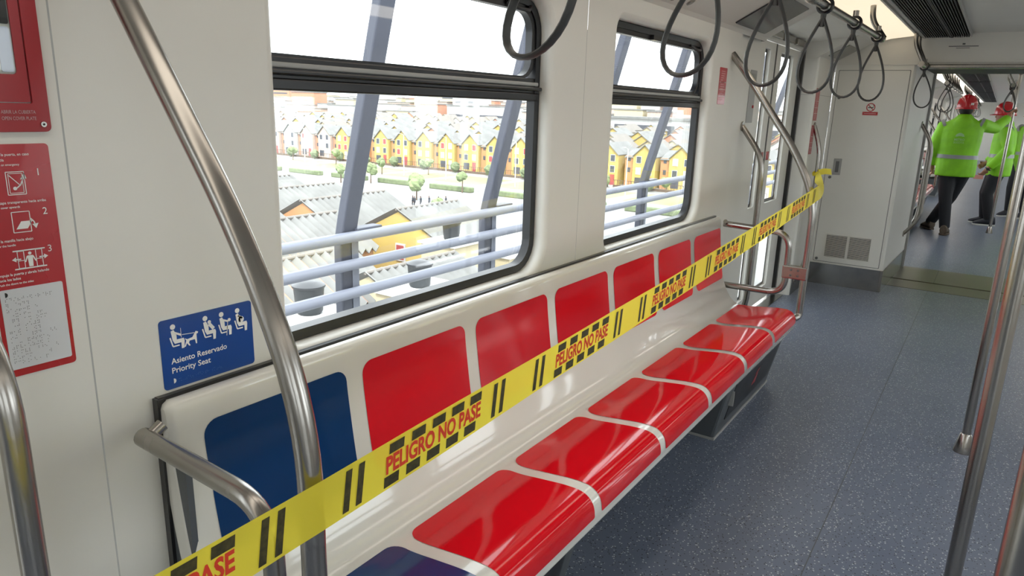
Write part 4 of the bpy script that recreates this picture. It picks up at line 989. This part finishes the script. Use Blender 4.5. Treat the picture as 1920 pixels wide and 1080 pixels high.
# far city blocks
cm = ['pinkw', 'pwhite', 'brick', 'pwhite', 'cream', 'pinkw']
for ri, x in enumerate((340, 400, 470, 560, 680, 820)):
    y = x * .22
    while y < x * 1.45:
        wd = rnd.uniform(12, 26) * (1 + ri * .12); hh = rnd.uniform(9, 15) + ri * 1.6 + (rnd.random() < .12) * 9
        c_ = rnd.choice(cm)
        b_ = thing('city_block', 'pale distant %s block in the hazy city beyond the houses' % {'pinkw': 'pink', 'pwhite': 'white', 'brick': 'brick', 'cream': 'cream'}[c_], 'building', (x, y + wd / 2, G), 'distant city blocks, ' + c_)
        MB().box(x, x + 14, y, y + wd, G, G + hh).build('walls', c_, b_); MB().box(x - .4, x + 14.4, y - .4, y + wd + .4, G + hh, G + hh + .6).build('roof_slab', rnd.choice(['roof', 'roof2']), b_)
        for zz in range(1, int(hh / 4)):
            MB().box(x - .1, x + .05, y + wd * .1, y + wd * .9, G + zz * 4, G + zz * 4 + 1.3).build('window_band', 'win' if rnd.random() < .3 else 'pwhite' if c_ != 'pwhite' else 'road', b_)
        y += wd + rnd.uniform(2, 9)
lb = thing('long_building', 'long white building with dark openings seen through the second window', 'building', (300, 95, G))
MB().box(300, 318, 60, 150, G, G + 11).build('walls', 'pwhite', lb)
for k in range(8): MB().box(299.8, 300.05, 63 + k * 11, 70 + k * 11, G + 4.5, G + 8.5).build('opening', 'win', lb)
MB().box(299, 319, 59, 151, G + 11, G + 12).build('roof_slab', 'roof', lb)
ob = thing('orange_building', 'low orange building with white wall at the left of the near window', 'building', (185, 225, G))
MB().box(250, 262, 300, 365, G, G + 9).build('walls', 'orange', ob); MB().box(249.7, 250.1, 303, 358, G + 2, G + 6.4).build('white_wall', 'pwhite', ob); MB().box(249, 263, 299, 366, G + 9, G + 9.6).build('roof_slab', 'brick', ob)
# near houses with corrugated roofs
def near_house(x0, y0, x1, wdt, zr, ze, gm, label, ang=0.0, tank=None, zb=None, extra=None):
    """ridge from (x0,y0) along +x to x1; slopes fall to +-wdt in y"""
    h = thing('tin_roof_house', label, 'house', ((x0 + x1) / 2, y0, G), 'corrugated roof houses below the viaduct')
    MB().prism([(y0 - wdt * .92, G), (y0 + wdt * .92, G), (y0 + wdt * .92, ze), (y0, zr - .12), (y0 - wdt * .92, ze)], lambda u, v, d: (d, u, v), x0 + .2, x1 - .2).build('walls', gm, h)
    n = max(6, int((x1 - x0) / .5))
    for s in (-1, 1):
        top, bot = [], []; N = n * 4
        for k in range(N + 1):
            x = x0 + (x1 - x0) * k / N; dz = (.15, .0, -.15, .0)[k % 4]; top.append((x, y0, zr + dz)); bot.append((x, y0 + s * wdt, ze + dz - .03))
        m = MB(); m.loft([top, bot], closed=False); o = m.build('roof_slope', 'roof', h)
        sd = o.modifiers.new('thick', 'SOLIDIFY'); sd.thickness = .05
    MB().tube([(x0, y0, zr + .04), (x1, y0, zr + .04)], .09, 8).build('ridge_cap', 'roof2', h)
    f_ = MB().box(x0 + .12, x0 + .22, y0 - .6, y0 + .2, ze - 1.5, ze - .4).build('window', 'pwhite', h); MB().box(x0 + .1, x0 + .14, y0 - .5, y0 + .1, ze - 1.4, ze - .5).build('pane', 'winred', f_)
    for k in range(2):
        xx = x0 + (x1 - x0) * (.3 + .4 * k); f_ = MB().box(xx, xx + .9, y0 - wdt * .92 - .06, y0 - wdt * .92 + .05, ze - 1.9, ze - .7).build('window', 'pwhite', h); MB().box(xx + .1, xx + .8, y0 - wdt * .92 - .09, y0 - wdt * .92 - .05, ze - 1.8, ze - .8).build('pane', 'win', f_)
    return h
near_house(31.5, 29.8, 37.5, 3.6, -4.9, -6.6, 'yellow', 'tin roofed yellow house between the two columns of the near window')
near_house(29.0, 35.6, 36.5, 3.4, -4.7, -6.3, 'orange', 'tin roofed orange house behind the middle column')
near_house(29.5, 43.0, 38.5, 3.6, -4.9, -6.4, 'yellow', 'tin roofed yellow house at the left of the near window')
near_house(33.0, 54.0, 43.0, 3.6, -5.4, -6.8, 'pinkw', 'tin roofed pale house farthest left in the near window')
near_house(22.0, 37.0, 28.0, 3.4, -5.2, -6.7, 'cream', 'tin roofed cream house cut by the left window edge')
near_house(20.0, 31.6, 28.4, 3.4, -4.9, -6.6, 'orange', 'tin roofed house with orange wall left of the middle column')
near_house(15.5, 24.0, 22.3, 3.2, -5.1, -6.8, 'brick', 'tin roofed brick house low at the left behind the railing')
near_house(20.5, 21.2, 26.5, 3.0, -5.6, -7.0, 'cream', 'tin roofed house low right of the middle column')
def annex(x0, x1, y0, y1, z1, label, m_='cream'):
    h = thing('flat_roof_annex', label, 'house', ((x0 + x1) / 2, (y0 + y1) / 2, G)); MB().box(x0, x1, y0, y1, G, z1).build('walls', m_, h); MB().box(x0 - .15, x1 + .15, y0 - .15, y1 + .15, z1, z1 + .12).build('roof_slab', 'pwhite', h)
    f_ = MB().box((x0 + x1) / 2 - .4, (x0 + x1) / 2 + .4, y0 - .06, y0 + .05, z1 - 2.1, z1 - .8).build('window', 'pwhite', h); MB().box((x0 + x1) / 2 - .28, (x0 + x1) / 2 + .28, y0 - .09, y0 - .05, z1 - 2.0, z1 - .9).build('pane', 'win', f_)
annex(32.5, 39.0, 22.0, 26.0, -7.0, 'cream flat roofed annex right of the yellow tin roofed house')
annex(24.0, 30.0, 15.5, 18.0, -8.4, 'pale flat roofed annex at the foot of the near window', 'pwhite')
annex(19.7, 22.6, 17.3, 19.8, -5.97, 'cream flat roofed annex under the middle water tank')
annex(14.6, 17.0, 18.0, 20.2, -5.97, 'white flat roofed annex under the left water tank', 'pwhite')
annex(28.6, 31.4, 22.9, 25.2, -5.92, 'cream flat roofed annex under the right water tank')
def tank(x, y, z, s, label):
    t = thing('water_tank', label, 'tank', (x, y, z)); m = MB(); m.lathe([(.40 * s, z), (.46 * s, z + .1 * s), (.52 * s, z + .9 * s), (.55 * s, z + .95 * s)], x, y, 18); m.build('barrel', 'tank', t, smooth=True)
    m = MB(); m.lathe([(.57 * s, z + .95 * s), (.57 * s, z + 1.02 * s), (.3 * s, z + 1.12 * s), (.1 * s, z + 1.15 * s)], x, y, 18); m.build('lid', 'basedark', t, smooth=True)
    m = MB(); m.lathe([(.6 * s, z - .1), (.6 * s, z)], x, y, 12); m.build('plinth', 'pwhite', t)
tank(20.9, 18.5, -5.75, .95, 'black water tank on the roofs at the middle of the near window')
tank(15.6, 18.9, -5.75, 1.0, 'black water tank low at the left of the near window')
tank(29.6, 23.9, -5.7, .95, 'dark water tank beside the yellow tin roofed house')
MB().box(31.0, 32.6, 40.2, 41.4, -6.4, -6.2).build('blue_tarp', 'bluetarp', label='small bright blue tarp between the tin roofs', cat='tarp')
# trees and lamp posts
def blob(mb, c, r, seed, n=10, k=7):
    rr_ = random.Random(seed); ls = []
    for i in range(1, k):
        t = PI * i / k; ls.append([(c[0] + r * math.sin(t) * math.cos(2 * PI * j / n) * rr_.uniform(.75, 1.2), c[1] + r * math.sin(t) * math.sin(2 * PI * j / n) * rr_.uniform(.75, 1.2), c[2] + r * math.cos(t) * rr_.uniform(.85, 1.1)) for j in range(n)])
    mb.loft(ls, True, True, True)
def tree(x, y, h, r, seed, label, group=None):
    t = thing('street_tree', label, 'tree', (x, y, G), group); m = MB(); m.tube([(x, y, G), (x + .1, y, G + h * .65)], [.14, .08], 7); m.build('trunk', 'trunk', t)
    m = MB(); rr_ = random.Random(seed)
    for k in range(6): blob(m, (x + rr_.uniform(-.5, .5) * r, y + rr_.uniform(-.5, .5) * r, G + h * .72 + rr_.uniform(-.35, .45) * r), r * rr_.uniform(.45, .75), seed * 10 + k)
    m.build('crown', 'leaf', t, kind='stuff')
for k, (x, y, h, r) in enumerate(((119, 148, 4, 1.6), (118, 131, 4.5, 1.9), (95.8, 97, 4.5, 1.7), (92, 101, 4.2, 1.5), (84, 75, 4.5, 2.2), (97, 76, 4.6, 1.5), (117, 101, 4.2, 1.4), (118, 83, 3.8, 1.5), (120, 76, 4, 1.5), (66, 56, 5, 1.2), (110, 108, 4, 1.7), (60, 37, 5, 1.6), (116, 60, 4.5, 1.6), (118, 47, 4.5, 1.6))):
    tree(x, y, h * .85, r * .7, k + 1, 'small green street tree standing along the avenue', 'street trees along the avenue')
for k in range(14):
    y = 44 + k * 9.4; m = MB(); blob(m, (125.5, y, G + 1.4), 1.15, 90 + k); m.tube([(125.5, y, G), (125.5, y, G + .8)], .15, 6); m.build('garden_shrub', 'hedge', label='dark clipped shrub at the garden fences of the row houses', cat='shrub', group='garden shrubs')
for k, (x, y) in enumerate(((112, 135), (112, 103.5), (112, 92), (112, 75), (99.6, 61), (112, 52))):
    lp = thing('lamp_post', 'tall white lamp post beside the avenue', 'lamp post', (x, y, G), 'lamp posts along the avenue'); MB().tube([(x, y, G), (x, y, G + 8.5)], [.12, .07], 8).build('post', 'pwhite', lp); MB().tube([(x, y, G + 8.4), (x - 1.2, y, G + 8.8)], .05, 6).build('arm', 'pwhite', lp); MB().box(x - 1.9, x - 1.1, y - .12, y + .12, G + 8.72, G + 8.86).build('lamp_head', 'plate', lp)
M['dark_clothes'] = mat('dark_clothes', (.02, .022, .03), .8, var=.2); M['grey_clothes'] = mat('grey_clothes', (.07, .08, .09), .8, var=.2)
ped = person((78.0, 70.0, G), 2.0, P2, 'tiny pedestrian in dark clothes in the group on the far pavement', jacket='dark_clothes', shoes='shoe', vox=.04, group='pedestrians on the pavement', bands=False)
for dx_, dy_ in ((.8, -.5), (1.9, -1.2), (2.4, -2.6), (3.6, -3.0), (.5, .8)): copy_tree(ped, (dx_, dy_, 0))
